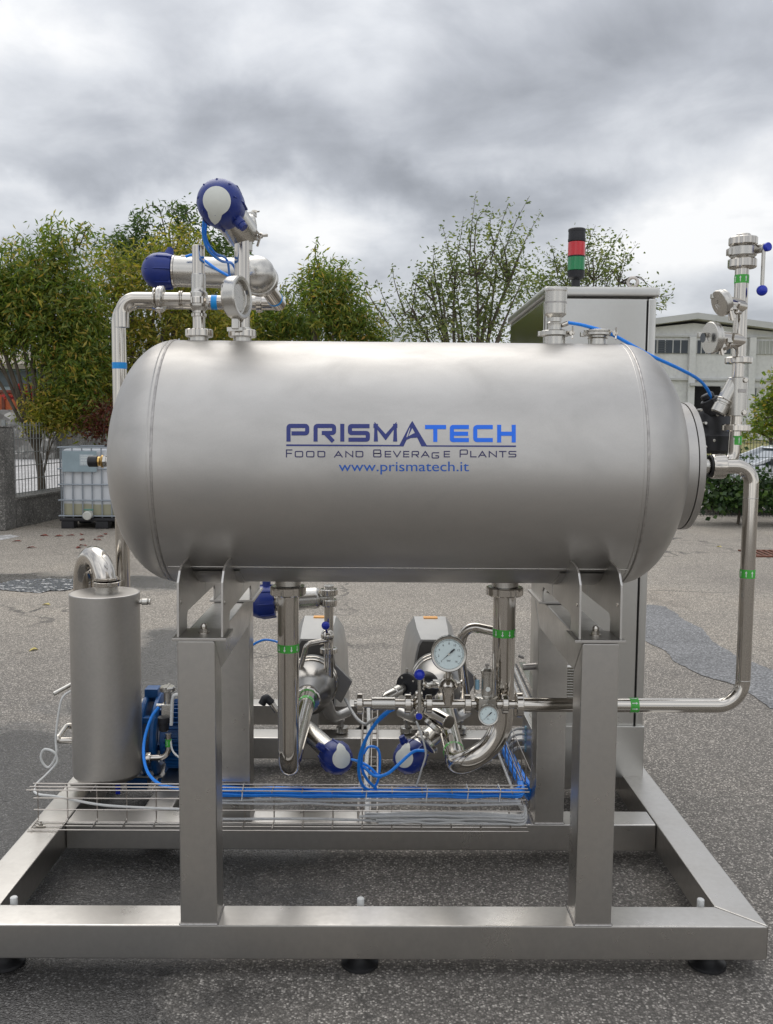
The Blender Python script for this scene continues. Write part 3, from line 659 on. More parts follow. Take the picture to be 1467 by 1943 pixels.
tree('peach_tree', 'bushy peach tree with drooping leaves at the left edge behind the concrete pillar', (at(70, 800, Ya).x, Ya, 0),
     [(28, 590, 70, 92), (165, 620, 50, 110, 0.8), (85, 560, 70, 120), (0, 595, 50, 80), (110, 470, 24, 55, 0.8), (156, 450, 16, 22, 0.35), (45, 515, 42, 32, 0.7), (132, 690, 60, 100), (-60, 560, 80, 130, 0.8), (108, 765, 40, 40, 0.6), (140, 760, 50, 45, 0.6)],
     Ya, 26000, 0.12, 0.24, 0.75, 'leaf_peach', 11, shoots=[[(105, 500), (98, 450), (97, 408)], [(140, 480), (148, 440), (162, 420)], [(150, 470), (165, 432), (172, 428)], [(20, 500), (22, 470), (16, 452)], [(55, 500), (48, 470), (42, 448)]], sig=0.15, trunk_r=0.055)
Yb = 13.6
tree('peach_tree', 'olive green bushy tree behind the white container and the long left pipe', (at(250, 800, Yb).x, Yb, 0),
     [(200, 560, 75, 85), (290, 560, 90, 90), (370, 590, 70, 90), (180, 690, 75, 90), (270, 690, 90, 90), (330, 480, 60, 55, 0.9), (120, 760, 60, 60, 0.7), (200, 780, 70, 40, 0.7), (430, 620, 60, 60, 0.9), (260, 780, 90, 40, 0.7)],
     Yb, 23000, 0.11, 0.25, 0.65, 'leaf_olive', 12, shoots=[[(230, 520), (222, 490), (210, 478)], [(330, 480), (345, 440), (350, 430)]], sig=0.15)
Yc = 15.5
tree('ash_tree', 'dark taller tree with arching bare shoots behind the blue headed valves', (at(330, 800, Yc).x, Yc, 0),
     [(300, 500, 75, 50), (240, 475, 32, 32), (350, 430, 42, 32, 0.35), (415, 490, 45, 50), (270, 430, 22, 25, 0.7), (345, 410, 25, 18, 0.5), (200, 470, 26, 16, 0.5), (380, 560, 90, 70), (460, 590, 60, 60)],
     Yc, 12000, 0.12, 0.30, 0.25, 'leaf_dark', 13, shoots=[[(320, 470), (300, 395), (270, 400), (256, 440)], [(350, 450), (330, 400), (300, 390)], [(330, 440), (360, 395), (385, 385)], [(280, 470), (262, 430), (266, 402)], [(370, 450), (352, 400), (340, 388)], [(240, 480), (225, 455), (228, 430)]], sig=0.14)
Yd = 14.8
tree('peach_tree', 'narrow leafy tree just right of the slanting pipe above the tank', (at(620, 800, Yd).x, Yd, 0),
     [(620, 560, 55, 60), (600, 600, 80, 60), (660, 600, 50, 60), (606, 505, 17, 42, 0.5), (652, 535, 25, 28, 0.5), (540, 620, 60, 45), (480, 620, 55, 50), (700, 625, 45, 40, 0.9)],
     Yd, 14000, 0.115, 0.25, 0.75, 'leaf_peach', 14, shoots=[[(610, 530), (598, 480), (604, 452)], [(640, 530), (650, 500), (655, 500)], [(560, 600), (545, 560), (575, 535), (595, 525)], [(545, 610), (530, 560), (545, 530)]], sig=0.13)
Ye = 14.2
tree('apple_tree', 'sparse fruit tree with see-through crown and upright twigs behind the middle of the tank', (at(890, 800, Ye).x, Ye, 0),
     [(880, 560, 80, 85), (830, 560, 55, 60), (940, 560, 70, 80), (900, 480, 60, 60, 0.55), (960, 470, 40, 50, 0.45), (850, 490, 30, 40, 0.4), (770, 610, 50, 35, 0.8), (760, 560, 30, 40, 0.25), (930, 430, 40, 30, 0.2), (810, 630, 70, 25, 1.0), (1000, 520, 35, 60, 0.45), (880, 640, 120, 22, 1.2)],
     Ye, 7000, 0.075, 0.42, 0.1, 'leaf_apple', 15, shoots=[[(890, 520), (895, 430), (903, 368)], [(930, 500), (950, 430), (965, 385)], [(950, 500), (975, 430), (1005, 372)], [(970, 520), (1000, 450), (1028, 400)], [(860, 520), (850, 470), (840, 430)], [(830, 560), (822, 500), (826, 470)], [(770, 600), (750, 540), (745, 505)], [(760, 620), (730, 570), (715, 530)], [(900, 480), (905, 420), (925, 395)], [(850, 540), (870, 470), (880, 410)], [(740, 620), (700, 560), (690, 530)], [(780, 600), (790, 540), (800, 500)], [(940, 470), (930, 430), (935, 400)]], dens=12, sig=0.14, trunk_r=0.075, limbs=26, fork=1.25, shoot_leaves=46)
Yf = 16.2
tree('apple_tree', 'thin twiggy fruit tree with few leaves behind the steel cabinet and signal tower', (at(1110, 800, Yf).x, Yf, 0),
     [(1060, 530, 50, 50, 0.7), (1110, 530, 60, 60, 0.9), (1160, 500, 40, 50, 0.5), (1130, 470, 30, 35, 0.4), (1020, 560, 40, 60, 0.7), (1240, 570, 25, 30, 0.15), (1200, 560, 50, 40, 0.3)],
     Yf, 3600, 0.078, 0.45, 0.1, 'leaf_apple', 16, shoots=[[(1120, 520), (1115, 470), (1130, 428)], [(1140, 510), (1160, 470), (1180, 440)], [(1150, 530), (1180, 500), (1210, 462)], [(1180, 530), (1230, 560), (1270, 560), (1280, 545)], [(1060, 530), (1050, 480), (1045, 465)], [(1090, 520), (1060, 500), (1030, 480)], [(1200, 560), (1250, 580), (1266, 580)], [(1100, 500), (1120, 450), (1115, 430)]], dens=10, sig=0.15, trunk_r=0.06, limbs=22, fork=1.2, shoot_leaves=30)
Yg = 12.4
tree('rust_shrub', 'reddish brown shrub below the olive tree right of the white container', (at(195, 800, Yg).x, Yg, 0), [(195, 785, 26, 34), (180, 810, 30, 22)], Yg, 1300, 0.075, 0.35, 0.2, 'leaf_rust', 21, sig=0.10, trunk_r=0.02, fork=0.4, limbs=6, cat='shrub')
tree('low_shrub', 'yellow green low branches hanging over the wire fence beside the pillar', (at(75, 800, Yg).x, Yg, 0), [(88, 778, 34, 36), (62, 800, 18, 16, 0.4), (118, 790, 30, 30, 0.8)], Yg, 3200, 0.09, 0.30, 0.5, 'leaf_olive', 22, sig=0.12, trunk_r=0.02, fork=0.5, limbs=6, cat='shrub')
tree('red_shrub', 'bright red leafed plant in front of the grey hall at far left', (at(42, 760, 37.0).x, 37.0, 1.0), [(44, 737, 13, 9), (52, 744, 10, 8), (16, 752, 4, 2, 0.15)], 37.0, 700, 0.13, 0.6, 0.2, 'leaf_red', 23, sig=0.09, trunk_r=0.04, fork=0.8, limbs=5, cat='shrub')
Yh = 12.15
tree('ivy_hedge', 'dark green ivy hedge climbing the wire fence at the right behind the tank end', (at(1400, 960, Yh).x, Yh, 0),
     [(1350, 955, 50, 32), (1410, 955, 50, 34), (1465, 950, 45, 42), (1520, 950, 50, 40), (1355, 915, 26, 28, 0.35), (1392, 930, 25, 25, 0.5), (1300, 965, 50, 25), (1440, 915, 16, 30, 0.3), (1390, 880, 12, 28, 0.12), (1372, 880, 20, 30, 0.2)],
     Yh, 9500, 0.085, 0.75, 0.3, 'leaf_ivy', 24, sig=0.11, trunk_r=0.02, fork=0.3, limbs=10, cat='hedge')
Yi = 24.0
tree('garden_bush', 'green bush at the right edge in front of the pale hall', (at(1462, 830, Yi).x, Yi, 0.75), [(1465, 775, 25, 30), (1440, 800, 16, 14, 0.6), (1490, 760, 30, 60), (1450, 815, 40, 12, 0.8), (1420, 818, 20, 8, 0.4)], Yi, 3600, 0.13, 0.55, 0.2, 'leaf_peach', 25, sig=0.2, trunk_r=0.05, fork=0.5, limbs=8, cat='bush')
# ================================================================== THE SKID FRAME
ZT = 0.1424      # top of the base beams
BH = 0.0945; Z0 = ZT-BH                            # beam height, underside
XL, XR = -1.135, 1.047
frame = thing('skid_frame', 'big satin steel skid frame of square tube standing on black levelling feet', 'frame', (0, 0.9, 0))
def beam(lo, hi, nm='beam'): b = B(); b.box(lo, hi, 0.006); return b.out(nm, 'frame_steel', frame)
def mbeam(poly, nm):  # mitred beam seen from above
    b = B(); b.prism([V((x, y, Z0)) for x, y in poly], (0, 0, BH), 0.005); return b.out(nm, 'frame_steel', frame)
W_ = 0.108; YR = 2.09
mbeam([(XL+0.001, 0), (XR-0.001, 0), (XR-W_, W_-0.001), (XL+W_, W_-0.001)], 'front_beam')
mbeam([(XR, 0.001), (XR, YR-0.001), (XR-W_, YR-W_), (XR-W_, W_+0.001)], 'side_beam')
mbeam([(XL, 0.001), (XL+W_, W_+0.001), (XL+W_, YR-W_), (XL, YR-0.001)], 'side_beam')
mbeam([(XL+0.001, YR), (XL+W_, YR-W_+0.001), (XR-W_, YR-W_+0.001), (XR-0.001, YR)], 'rear_beam')
YM = 0.650
beam((XL+W_+0.001, YM, Z0+0.001), (XR-W_-0.001, YM+0.113, ZT-0.001), 'cross_beam')
beam((XL+W_+0.001, 1.52, Z0+0.001), (XR-W_-0.001, 1.64, ZT-0.001), 'cross_beam')
beam((-0.80, YM+0.114, Z0+0.002), (-0.70, 1.519, ZT-0.002), 'inner_beam')
PT = 0.905; PX = ((-0.513, -0.4148), (0.531, 0.629))
for (xa, xb) in PX:
    for (ya, yb, zc_) in ((0.003, 0.103, ZT+0.0005), (YM+0.003, YM+0.103, ZT+0.0005)):
        b = B()
        front = ya < 0.3
        o_ = 0.100
        pr = [V((xa, ya, zc_)), V((xa, yb, zc_)), V((xa, yb, PT-o_)), V((xa, ya, PT))] if front else [V((xa, ya, zc_)), V((xa, yb, zc_)), V((xa, yb, PT)), V((xa, ya, PT-o_))]
        b.prism(pr, (xb-xa, 0, 0), 0.006); p = b.out('post', 'frame_steel', frame)
        # weld bead round the foot
        b = B()
        for (q0_, q1_) in (((xa, ya), (xb, ya)), ((xb, ya), (xb, yb)), ((xa, ya), (xa, yb))):
            b.cyl((q0_[0], q0_[1], ZT+0.001), (q1_[0], q1_[1], ZT+0.001), 0.0032, 6)
        b.out('weld_bead', 'weld_steel', p)
    b = B(); b.prism([V((xa+0.001, 0.0065, PT-0.0005)), V((xa+0.001, 0.1045, PT-0.1)), V((xa+0.001, YM+0.0015, PT-0.1)), V((xa+0.001, YM+0.0995, PT-0.0005))], (xb-xa-0.002, 0, 0), 0.005); b.out('top_beam', 'frame_steel', frame)
for (px_, y_) in ((at(12, 1840, 0.06).x, 0.06), (at(683, 1840, 0.06).x, 0.06), (at(1341, 1840, 0.06).x, 0.06), (-1.08, 1.98), (-0.05, 2.03), (0.99, 1.98)):
    b = B(); b.lathe((px_, y_, 0.0), Z_, [(0, 0.048), (0.003, 0.051), (0.011, 0.050), (0.016, 0.041), (0.024, 0.032), (0.0355, 0.026)], 32); ft = b.out('levelling_foot', 'black_rubber', frame)
    b = B(); b.cyl((px_, y_, 0.0357), (px_, y_, Z0-0.0005), 0.011, 16); b.out('spindle', 'satin_steel', ft)
    b = B(); b.cyl((px_, y_+0.066, ZT-0.02), (px_, y_+0.066, ZT+0.012), 0.010, 16, 0.002); b.out('bolt_end', 'cable_white', ft) if y_ < 1 else b.bm.free()
# ================================================================== THE TANK
TY, TZ, TR = 0.380, 1.3507, 0.3487
SL, SR = -0.580, 0.697; DD = 0.187
tank = thing('storage_tank', 'large horizontal bead-blasted steel tank with blue company lettering on two saddles', 'tank', (0.06, TY, TZ-TR))
prof = []
n = 22
for i in range(n+1): a = PI/2*(1-i/n); prof.append((SL-DD*math.sin(a)**1.0 if i else SL-DD, TR*math.cos(a) if i else 0.002))
prof = [(x_, r_) for x_, r_ in prof]
prof += [(SL+(SR-SL)*k/6, TR) for k in range(1, 6)]
for i in range(n+1): a = PI/2*i/n; prof.append((SR+DD*math.sin(a), max(0.002, TR*math.cos(a))))
b = B(); b.lathe((0, TY, TZ), X_, prof, 128); b.out('shell', 'tank_steel', tank, ang=50)
for sx_ in (SL, SR):
    b = B(); b.torus((sx_, TY, TZ), X_, TR-0.0015, 0.0042, 160, 8); b.out('weld_seam', 'weld_steel', tank)
    b = B(); b.torus((sx_-0.012, TY, TZ), X_, TR-0.0012, 0.0019, 160, 6); b.out('seam_line', 'plate_steel', tank)
MR = 0.186
b = B(); b.lathe((0.79, TY, TZ-0.003), X_, [(0, MR-0.002), (0.092, MR-0.002)], 80); mw = b.out('manway', 'tank_steel', tank)
b = B(); b.lathe((0.8822, TY, TZ-0.003), X_, [(0, MR-0.004), (0.0018, MR-0.004)], 80); b.out('gasket', 'black_rubber', mw)
b = B(); b.lathe((0.8842, TY, TZ-0.003), X_, [(0, MR-0.001), (0.0005, MR), (0.0175, MR), (0.019, MR-0.002)], 80); b.out('cover', 'tank_steel', mw)
for k in range(8):
    a = 2*PI*(k+0.5)/8; p = V((0.9035, TY-math.cos(a)*(MR-0.03), TZ-0.003+math.sin(a)*(MR-0.03)))
    b = B(); b.cyl(p, p+X_*0.007, 0.008, 6); b.ball(p+X_*0.007, 0.0055, 12, 8); b.out('bolt', 'bright_steel', mw)
# saddles
for k, (xa, xb) in enumerate(((at(337, 1150, 0).x, at(421, 1150, 0).x), (at(1102, 1150, 0).x, at(1180, 1150, 0).x))):
    for fb in (0, 1):
        def yy(y): return y if fb == 0 else 2*TY-y+0.0
        b = B(); ylo, yhi = sorted((yy(-0.006), yy(0.112 if fb == 0 else 0.222))); b.box((xa-0.014, ylo, PT+0.0005), (xb+0.012, yhi, PT+0.0085), 0.001); sd_ = b.out('saddle_foot', 'plate_steel', tank)
        for xx in (xa, xb):
            dp = 0.105 if fb == 0 else 0.215; pts = [(0.0, PT+0.009), (dp, PT+0.009), (dp, 0.946), (dp+0.012, 0.960), (0.376, 0.960)]
            arc = []
            for j in range(9):
                yv = 0.372-(0.372-0.142)*j/8; zv = TZ-math.sqrt(max(0, (TR-0.004)**2-(yv-TY)**2)); arc.append((yv, max(zv, 0.962)))
            pts += arc+[(0.105, 1.098), (0.060, 1.094), (0.030, 1.082), (0.006, 1.055)]
            b = B(); b.prism([V((xx-0.003, yy(y), z)) for y, z in pts], (0.006, 0, 0), 0.0012); gp = b.out('saddle_plate', 'plate_steel', tank)
            b = B(); b.cyl((xx-0.0045, yy(0.03), 1.0), (xx+0.0045, yy(0.03), 1.0), 0.006, 12); b.out('hole_rim', 'bright_steel', gp)
        b = B(); c = V(((xa+xb)/2, yy(0.055), PT+0.009)); b.cyl(c, c+Z_*0.002, 0.015, 20); b.cyl(c+Z_*0.0022, c+Z_*0.012, 0.0105, 6); b.ball(c+Z_*0.017, 0.009, 14, 8); b.out('acorn_nut', 'bright_steel', sd_)
    b = B(); b.lathe((xa-0.02, TY, TZ), X_, [(0, TR+0.0005), (0.001, TR+0.0035), (xb-xa+0.039, TR+0.0035), (xb-xa+0.04, TR+0.0005)], 128, False)
    bm = b.bm; bmesh.ops.delete(bm, geom=[v for v in bm.verts if v.co.z > 1.065], context='VERTS'); b.out('wear_plate', 'tank_steel', tank)
# lengthwise seam low on the shell
q_ = math.asin(0.80); b = B(); b.cyl((SL+.01, TY-math.cos(q_)*(TR+.0002), TZ-math.sin(q_)*(TR+.0002)), (SR-.01, TY-math.cos(q_)*(TR+.0002), TZ-math.sin(q_)*(TR+.0002)), 0.0011, 8); b.out('weld_seam', 'satin_steel', tank)
# nozzles standing on and hanging under the tank
def nozzle(x, y, up_, r, rn, l=0.05, name='nozzle', ring=True):
    h = math.sqrt(TR**2-(y-TY)**2); s_ = 1 if up_ else -1; z0 = TZ+s_*(h-0.01)
    b = B(); b.cyl((x, y, z0), (x, y, z0+s_*l), r, 32); nz = b.out(name, 'satin_steel', tank)
    if ring: b = B(); b.nut((x, y, z0+s_*(l+0.0095)), Z_, rn, 0.022, 5); b.out('union_nut', 'bright_steel', nz)
    return z0+s_*(l+0.02)
xp1, xp2 = at(378, 632, TY).x, at(460, 632, TY).x
zp1 = nozzle(xp1, TY, True, 0.026, 0.040, 0.022); zp2 = nozzle(xp2, TY, True, 0.026, 0.040, 0.022)
xr1, xr2 = at(1053, 640, TY).x, at(1134, 640, TY).x
nozzle(xr1, TY, True, 0.032, 0.04, 0.048, ring=False); nozzle(xr2, TY, True, 0.026, 0.04, 0.036, ring=False)
XD1, XD2 = at(547, 1110, TY).x, at(958, 1110, TY).x
b = B(); b.cyl((XD1, TY, TZ-TR+0.012), (XD1, TY, TZ-TR-0.014), 0.038, 32); nz = b.out('nozzle', 'satin_steel', tank); b = B(); b.nut((XD1, TY, TZ-TR-0.030), Z_, 0.053, 0.028, 6); b.out('union_nut', 'bright_steel', nz)
b = B(); b.cyl((XD2, TY, TZ-TR+0.012), (XD2, TY, TZ-TR-0.014), 0.040, 32); nz = b.out('nozzle', 'satin_steel', tank); b = B(); b.nut((XD2, TY, TZ-TR-0.028), Z_, 0.055, 0.026, 6); b.out('union_nut', 'bright_steel', nz)
# sensor plug on the left head
pl = at(200, 900, TY); b = B(); b.cyl((-0.765, TY, 1.349), (-0.800, TY, 1.349), 0.013, 16); b.cyl((-0.792, TY, 1.349), (-0.800, TY, 1.349), 0.018, 6); sn = b.out('level_sensor', 'satin_steel', tank)
b = B(); b.lathe((-0.800, TY, 1.349), -X_, [(0, 0.017), (0.004, 0.019), (0.010, 0.014), (0.016, 0.014)], 24); b.out('brass_ring', 'brass', sn)
b = B(); b.cyl((-0.815, TY, 1.349), (-0.845, TY, 1.349), 0.0165, 24, 0.003); b.out('black_cap', 'black_plastic', sn)
# ------------------------------------------------------------------ lettering on the tank
def on_tank(px, py, off=0.0012):
    d = ray(px, py); R = TR+off; oy, oz = CAM.y-TY, CAM.z-TZ
    a = d.y*d.y+d.z*d.z; bb = 2*(oy*d.y+oz*d.z); c = oy*oy+oz*oz-R*R
    t_ = (-bb-math.sqrt(bb*bb-4*a*c))/(2*a); return CAM+d*t_
def lc(p): return on_tank(500+p[0]/2.8212, 780+p[1]/2.8212)
def stroke2d(pts, wv, closed=False):
    """offset polyline -> list of quads (2D)"""
    P = [np.array(p, float) for p in pts]; n = len(P); Ls = []; 
    for i in range(n):
        a = P[i-1] if (i > 0 or closed) else None; c = P[(i+1) % n] if (i < n-1 or closed) else None
        d1 = (P[i]-a) if a is not None else (c-P[i]); d2 = (c-P[i]) if c is not None else d1
        d1 = d1/np.linalg.norm(d1); d2 = d2/np.linalg.norm(d2); n1_ = np.array([-d1[1], d1[0]]); n2_ = np.array([-d2[1], d2[0]])
        m = n1_+n2_; m = m/np.linalg.norm(m); s_ = 1/max(0.5, m.dot(n1_)); Ls.append((P[i]+m*wv/2*s_, P[i]-m*wv/2*s_))
    q = []
    for i in range(n if closed else n-1): j = (i+1) % n; q.append((Ls[i][0], Ls[j][0], Ls[j][1], Ls[i][1]))
    return q
def cut(pts, r):   # chamfer-round the corners of a 2D polyline
    out = [pts[0]]
    for i in range(1, len(pts)-1):
        p, a, c = np.array(pts[i], float), np.array(pts[i-1], float), np.array(pts[i+1], float)
        d1 = (a-p)/np.linalg.norm(a-p); d2 = (c-p)/np.linalg.norm(c-p); t_ = min(r, np.linalg.norm(a-p)*.45, np.linalg.norm(c-p)*.45)
        s0, s1 = p+d1*t_, p+d2*t_
        for k in range(5): u = k/4; out.append(tuple((1-u)**2*s0+2*u*(1-u)*p+u*u*s1))
    out.append(pts[-1]); return out
def letter_mesh(quads, name, mat, parent, polys=()):
    bm = bmesh.new()
    for q in list(quads)+list(polys):
        vs = [bm.verts.new(lc(p)) for p in q]
        try: bm.faces.new(vs)
        except ValueError: pass
    for f in bm.faces:
        f.normal_update()
        if f.normal.y > 0: f.normal_flip()
    me = bpy.data.meshes.new(name); bm.to_mesh(me); bm.free(); return link_mesh(name, me, mat, parent, smooth=False)
T2 = 22
L1 = {'P': [cut([(134, 163), (134, 79), (234, 79), (234, 119), (150, 119)], 12)], 'R': [cut([(279, 163), (279, 79), (378, 79), (378, 117), (312, 117)], 12), [(330, 117), (374, 163)]],
      'I': [[(422, 68), (422, 163)]], 'S': [cut([(568, 80), (463, 80), (463, 117), (559, 117), (559, 153), (455, 153)], 10)], 'M': [[(602, 163), (602, 78), (654, 140), (705, 78), (705, 163)]]}
qs = []
for k, v in L1.items():
    for s_ in v: qs += stroke2d(s_, T2)
letter_mesh(qs, 'logo_letters', 'logo_navy', tank, [[(589, 68), (613, 68), (613, 90), (589, 90)], [(694, 68), (717, 68), (717, 90), (694, 90)]])
letter_mesh([[(724, 189), (784, 72), (797, 52), (797, 90), (750, 189)], [(797, 52), (811, 76), (878, 189), (846, 189), (797, 90)], [(744, 152), (806, 118), (836, 120), (838, 141), (790, 144), (752, 160)],
             [(122, 178), (735, 181), (730, 189), (122, 187)], [(868, 183), (1352, 184), (1352, 192), (870, 190)]], 'logo_peak', 'logo_navy', tank)
L2 = {'T': [[(865, 85), (978, 85)], [(920, 85), (920, 165)]], 'E': [cut([(1100, 85), (1009, 85), (1009, 155), (1100, 155)], 6), [(1015, 121), (1096, 121)]], 'C': [cut([(1228, 85), (1134, 85), (1134, 155), (1228, 155)], 12)],
      'H': [[(1262, 73), (1262, 168)], [(1340, 73), (1340, 168)], [(1268, 121), (1334, 121)]]}
qs = []
for k, v in L2.items():
    for s_ in v: qs += stroke2d(s_, T2)
letter_mesh(qs, 'logo_letters', 'logo_azure', tank, label='x') if False else letter_mesh(qs, 'logo_letters', 'logo_azure', tank)
def G(ch, x0, x1, y0, y1):
    w2 = 3.0; a, c = x0+w2, x1-w2; t, b_ = y0+w2, y1-w2; m = (t+b_)/2
    return {'F': [[(c+w2, t), (a, t), (a, b_+w2)], [(a, m), (c, m)]], 'O': [cut([((a+c)/2, t), (a, t), (a, b_), (c, b_), (c, t), ((a+c)/2-1, t)], 7)], 'D': [cut([(a, t-w2), (a, b_), (c, b_), (c, t), (a, t)], 7)],
            'A': [[(a, b_+w2), ((a+c)/2, t), (c, b_+w2)], [(a+6, m+6), (c-6, m+6)]], 'N': [[(a, b_+w2), (a, t), (c, b_), (c, t-w2)]], 'B': [cut([(a, m), (c-2, m), (c-2, t), (a, t), (a, b_), (c, b_), (c, m), (a, m)], 5)],
            'E': [[(c+w2, t), (a, t), (a, b_), (c+w2, b_)], [(a, m), (c+1, m)]], 'V': [[(a, t-w2), ((a+c)/2, b_), (c, t-w2)]], 'R': [cut([(a, b_+w2), (a, t), (c, t), (c, m+3), (a, m+3)], 5), [((a+c)/2+2, m+3), (c, b_+w2)]],
            'G': [cut([(c+w2, t), (a, t), (a, b_), (c, b_), (c, m+2), ((a+c)/2, m+2)], 6)], 'P': [cut([(a, b_+w2), (a, t), (c, t), (c, m+4), (a, m+4)], 6)], 'L': [[(a, t-w2), (a, b_), (c+w2, b_)]],
            'T': [[(a-w2, t), (c+w2, t)], [((a+c)/2, t), ((a+c)/2, b_+w2)]], 'S': [cut([(c+w2, t), (a, t), (a, m), (c, m), (c, b_), (a-w2, b_)], 5)]}[ch]
qs = []
for ch, x0, x1 in (('F', 120, 155), ('O', 167, 213), ('O', 228, 273), ('D', 289, 331), ('A', 376, 426), ('N', 438, 481), ('D', 493, 535), ('B', 587, 632), ('E', 649, 684), ('V', 692, 738), ('E', 748, 781), ('R', 793, 833), ('A', 842, 891), ('G', 900, 941), ('E', 965, 999), ('P', 1050, 1095), ('L', 1107, 1141), ('A', 1148, 1196), ('N', 1206, 1250), ('T', 1261, 1301), ('S', 1312, 1354)):
    big = (ch, x0) in (('F', 120), ('B', 587), ('P', 1050)); y0, y1 = (205, 248) if big else (213, 248)
    if x0 == 900: y0, y1 = 220, 254
    for s_ in G(ch, x0, x1, y0, y1): qs += stroke2d(s_, 5.6)
letter_mesh(qs, 'tagline', 'logo_dark', tank)
def text_mesh(body, size=1.0):
    cu_ = bpy.data.curves.new('txt', 'FONT'); cu_.body = body; cu_.size = size; o = bpy.data.objects.new('txt', cu_); col.objects.link(o)
    me = bpy.data.meshes.new_from_object(o.evaluated_get(bpy.context.evaluated_depsgraph_get())); bpy.data.objects.remove(o); return me
me = text_mesh('www.prismatech.it'); xs = [v.co.x for v in me.vertices]; xa_, xb_ = min(xs), max(xs)
ymax = max(v.co.y for v in me.vertices)
for v in me.vertices:
    q = lc((403+(v.co.x-xa_)/(xb_-xa_)*(1100-403), 322-(v.co.y)/ymax*52)); v.co = q
me.update(); link_mesh('web_address', me, 'logo_link', tank, smooth=False)
# ================================================================== PIPEWORK AND EQUIPMENT
def solveY(px, py, X):   # distance at which the line of sight meets the plane x = X
    return atx(px, py, X).y
def tape(parent, p0, p1, r, mat, arrows=0, up_=False, name='tape'):
    b = B(); b.cyl(p0, p1, r+0.0008, 32); tp = b.out(name, mat, parent)
    if arrows:
        a, u, v = frame_of(V(p1)-V(p0)); c = (V(p0)+V(p1))/2; h = (V(p1)-V(p0)).length; b = B()
        for i in range(arrows):
            ph = 2*PI*i/arrows+0.25; d = (u*math.cos(ph)+v*math.sin(ph)); s_ = a.cross(d).normalized(); o = c+d*(r+0.0012); w_ = min(0.004, r*0.16); dn = a
            P = [o-s_*w_*0.35-dn*h*0.34, o+s_*w_*0.35-dn*h*0.34, o+s_*w_*0.35+dn*h*0.1, o+s_*w_+dn*h*0.1, o+dn*h*0.36, o-s_*w_+dn*h*0.1, o-s_*w_*0.35+dn*h*0.1]
            f = b.bm.faces.new([b.bm.verts.new(q) for q in P])
            if f: f.normal_update(); 
            if f.normal.dot(d) < 0: f.normal_flip()
        me = bpy.data.meshes.new('arrows'); b.bm.to_mesh(me); b.bm.free(); link_mesh('arrow_print', me, 'white_print', tp, smooth=False)
    return tp
def pnut(parent, c, axis, r, h, n=5, mat='bright_steel', name='union_nut'): b = B(); b.nut(c, axis, r, h, n); return b.out(name, mat, parent)
def clamp(parent, c, axis, r, h, wing=None, name='clamp_ring'):
    """hinged two-bolt clamp: grooved ring, ears and a wing nut"""
    a, u, v = frame_of(axis); c = V(c); b = B(); b.lathe(c-a*h/2, a, [(0, r*0.86), (h*0.2, r), (h*0.8, r), (h, r*0.86)], 40)
    w_ = V(wing if wing else u).normalized(); p = c+w_*r
    b.box(p-V((0.008, 0.008, 0.007)), p+V((0.008, 0.008, 0.007)), 0.002); q = c-w_*r; b.box(q-V((0.008, 0.008, 0.007)), q+V((0.008, 0.008, 0.007)), 0.002)
    o = b.out(name, 'satin_steel', parent)
    b = B(); t_ = a.cross(w_).normalized(); pp = p+w_*0.008; b.cyl(pp-t_*0.022, pp+t_*0.022, 0.0035, 10); b.cyl(pp-t_*0.016, pp-t_*0.007, 0.008, 12, 0.001)
    b.prism([pp-t_*0.018+a*0.018, pp-t_*0.026+a*0.016, pp-t_*0.016, pp-t_*0.026-a*0.016, pp-t_*0.018-a*0.018, pp-t_*0.010], w_*0.004); b.out('wing_nut', 'bright_steel', o)
    return o
def cap_patch(b, c, d, r, ang, tail=None, ta=0.0, tl=0.0, seg=36):
    """spherical cap round direction d, drawn out into a drop towards `tail`"""
    d = V(d).normalized(); t_ = V(tail) if tail is not None else V((0, 0, 1)); t_ = (t_-d*t_.dot(d)).normalized(); s_ = d.cross(t_)
    bm = b.bm; rows = []
    for i in range(1, 9):
        row = []
        for j in range(seg):
            ph = 2*PI*j/seg; dd = abs(math.atan2(math.sin(ph), math.cos(ph))); ext = 1+tl*max(0, 1-dd/ta)**1.0 if ta else 1
            A = ang*ext*i/8; e_ = t_*math.cos(ph)+s_*math.sin(ph); row.append(bm.verts.new(V(c)+(d*math.cos(A)+e_*math.sin(A))*r))
        rows.append(row)
    cv = bm.verts.new(V(c)+d*r)
    for j in range(seg): bm.faces.new((cv, rows[0][j], rows[0][(j+1) % seg]))
    for i in range(7):
        for j in range(seg): k = (j+1) % seg; bm.faces.new((rows[i][j], rows[i+1][j], rows[i+1][k], rows[i][k]))
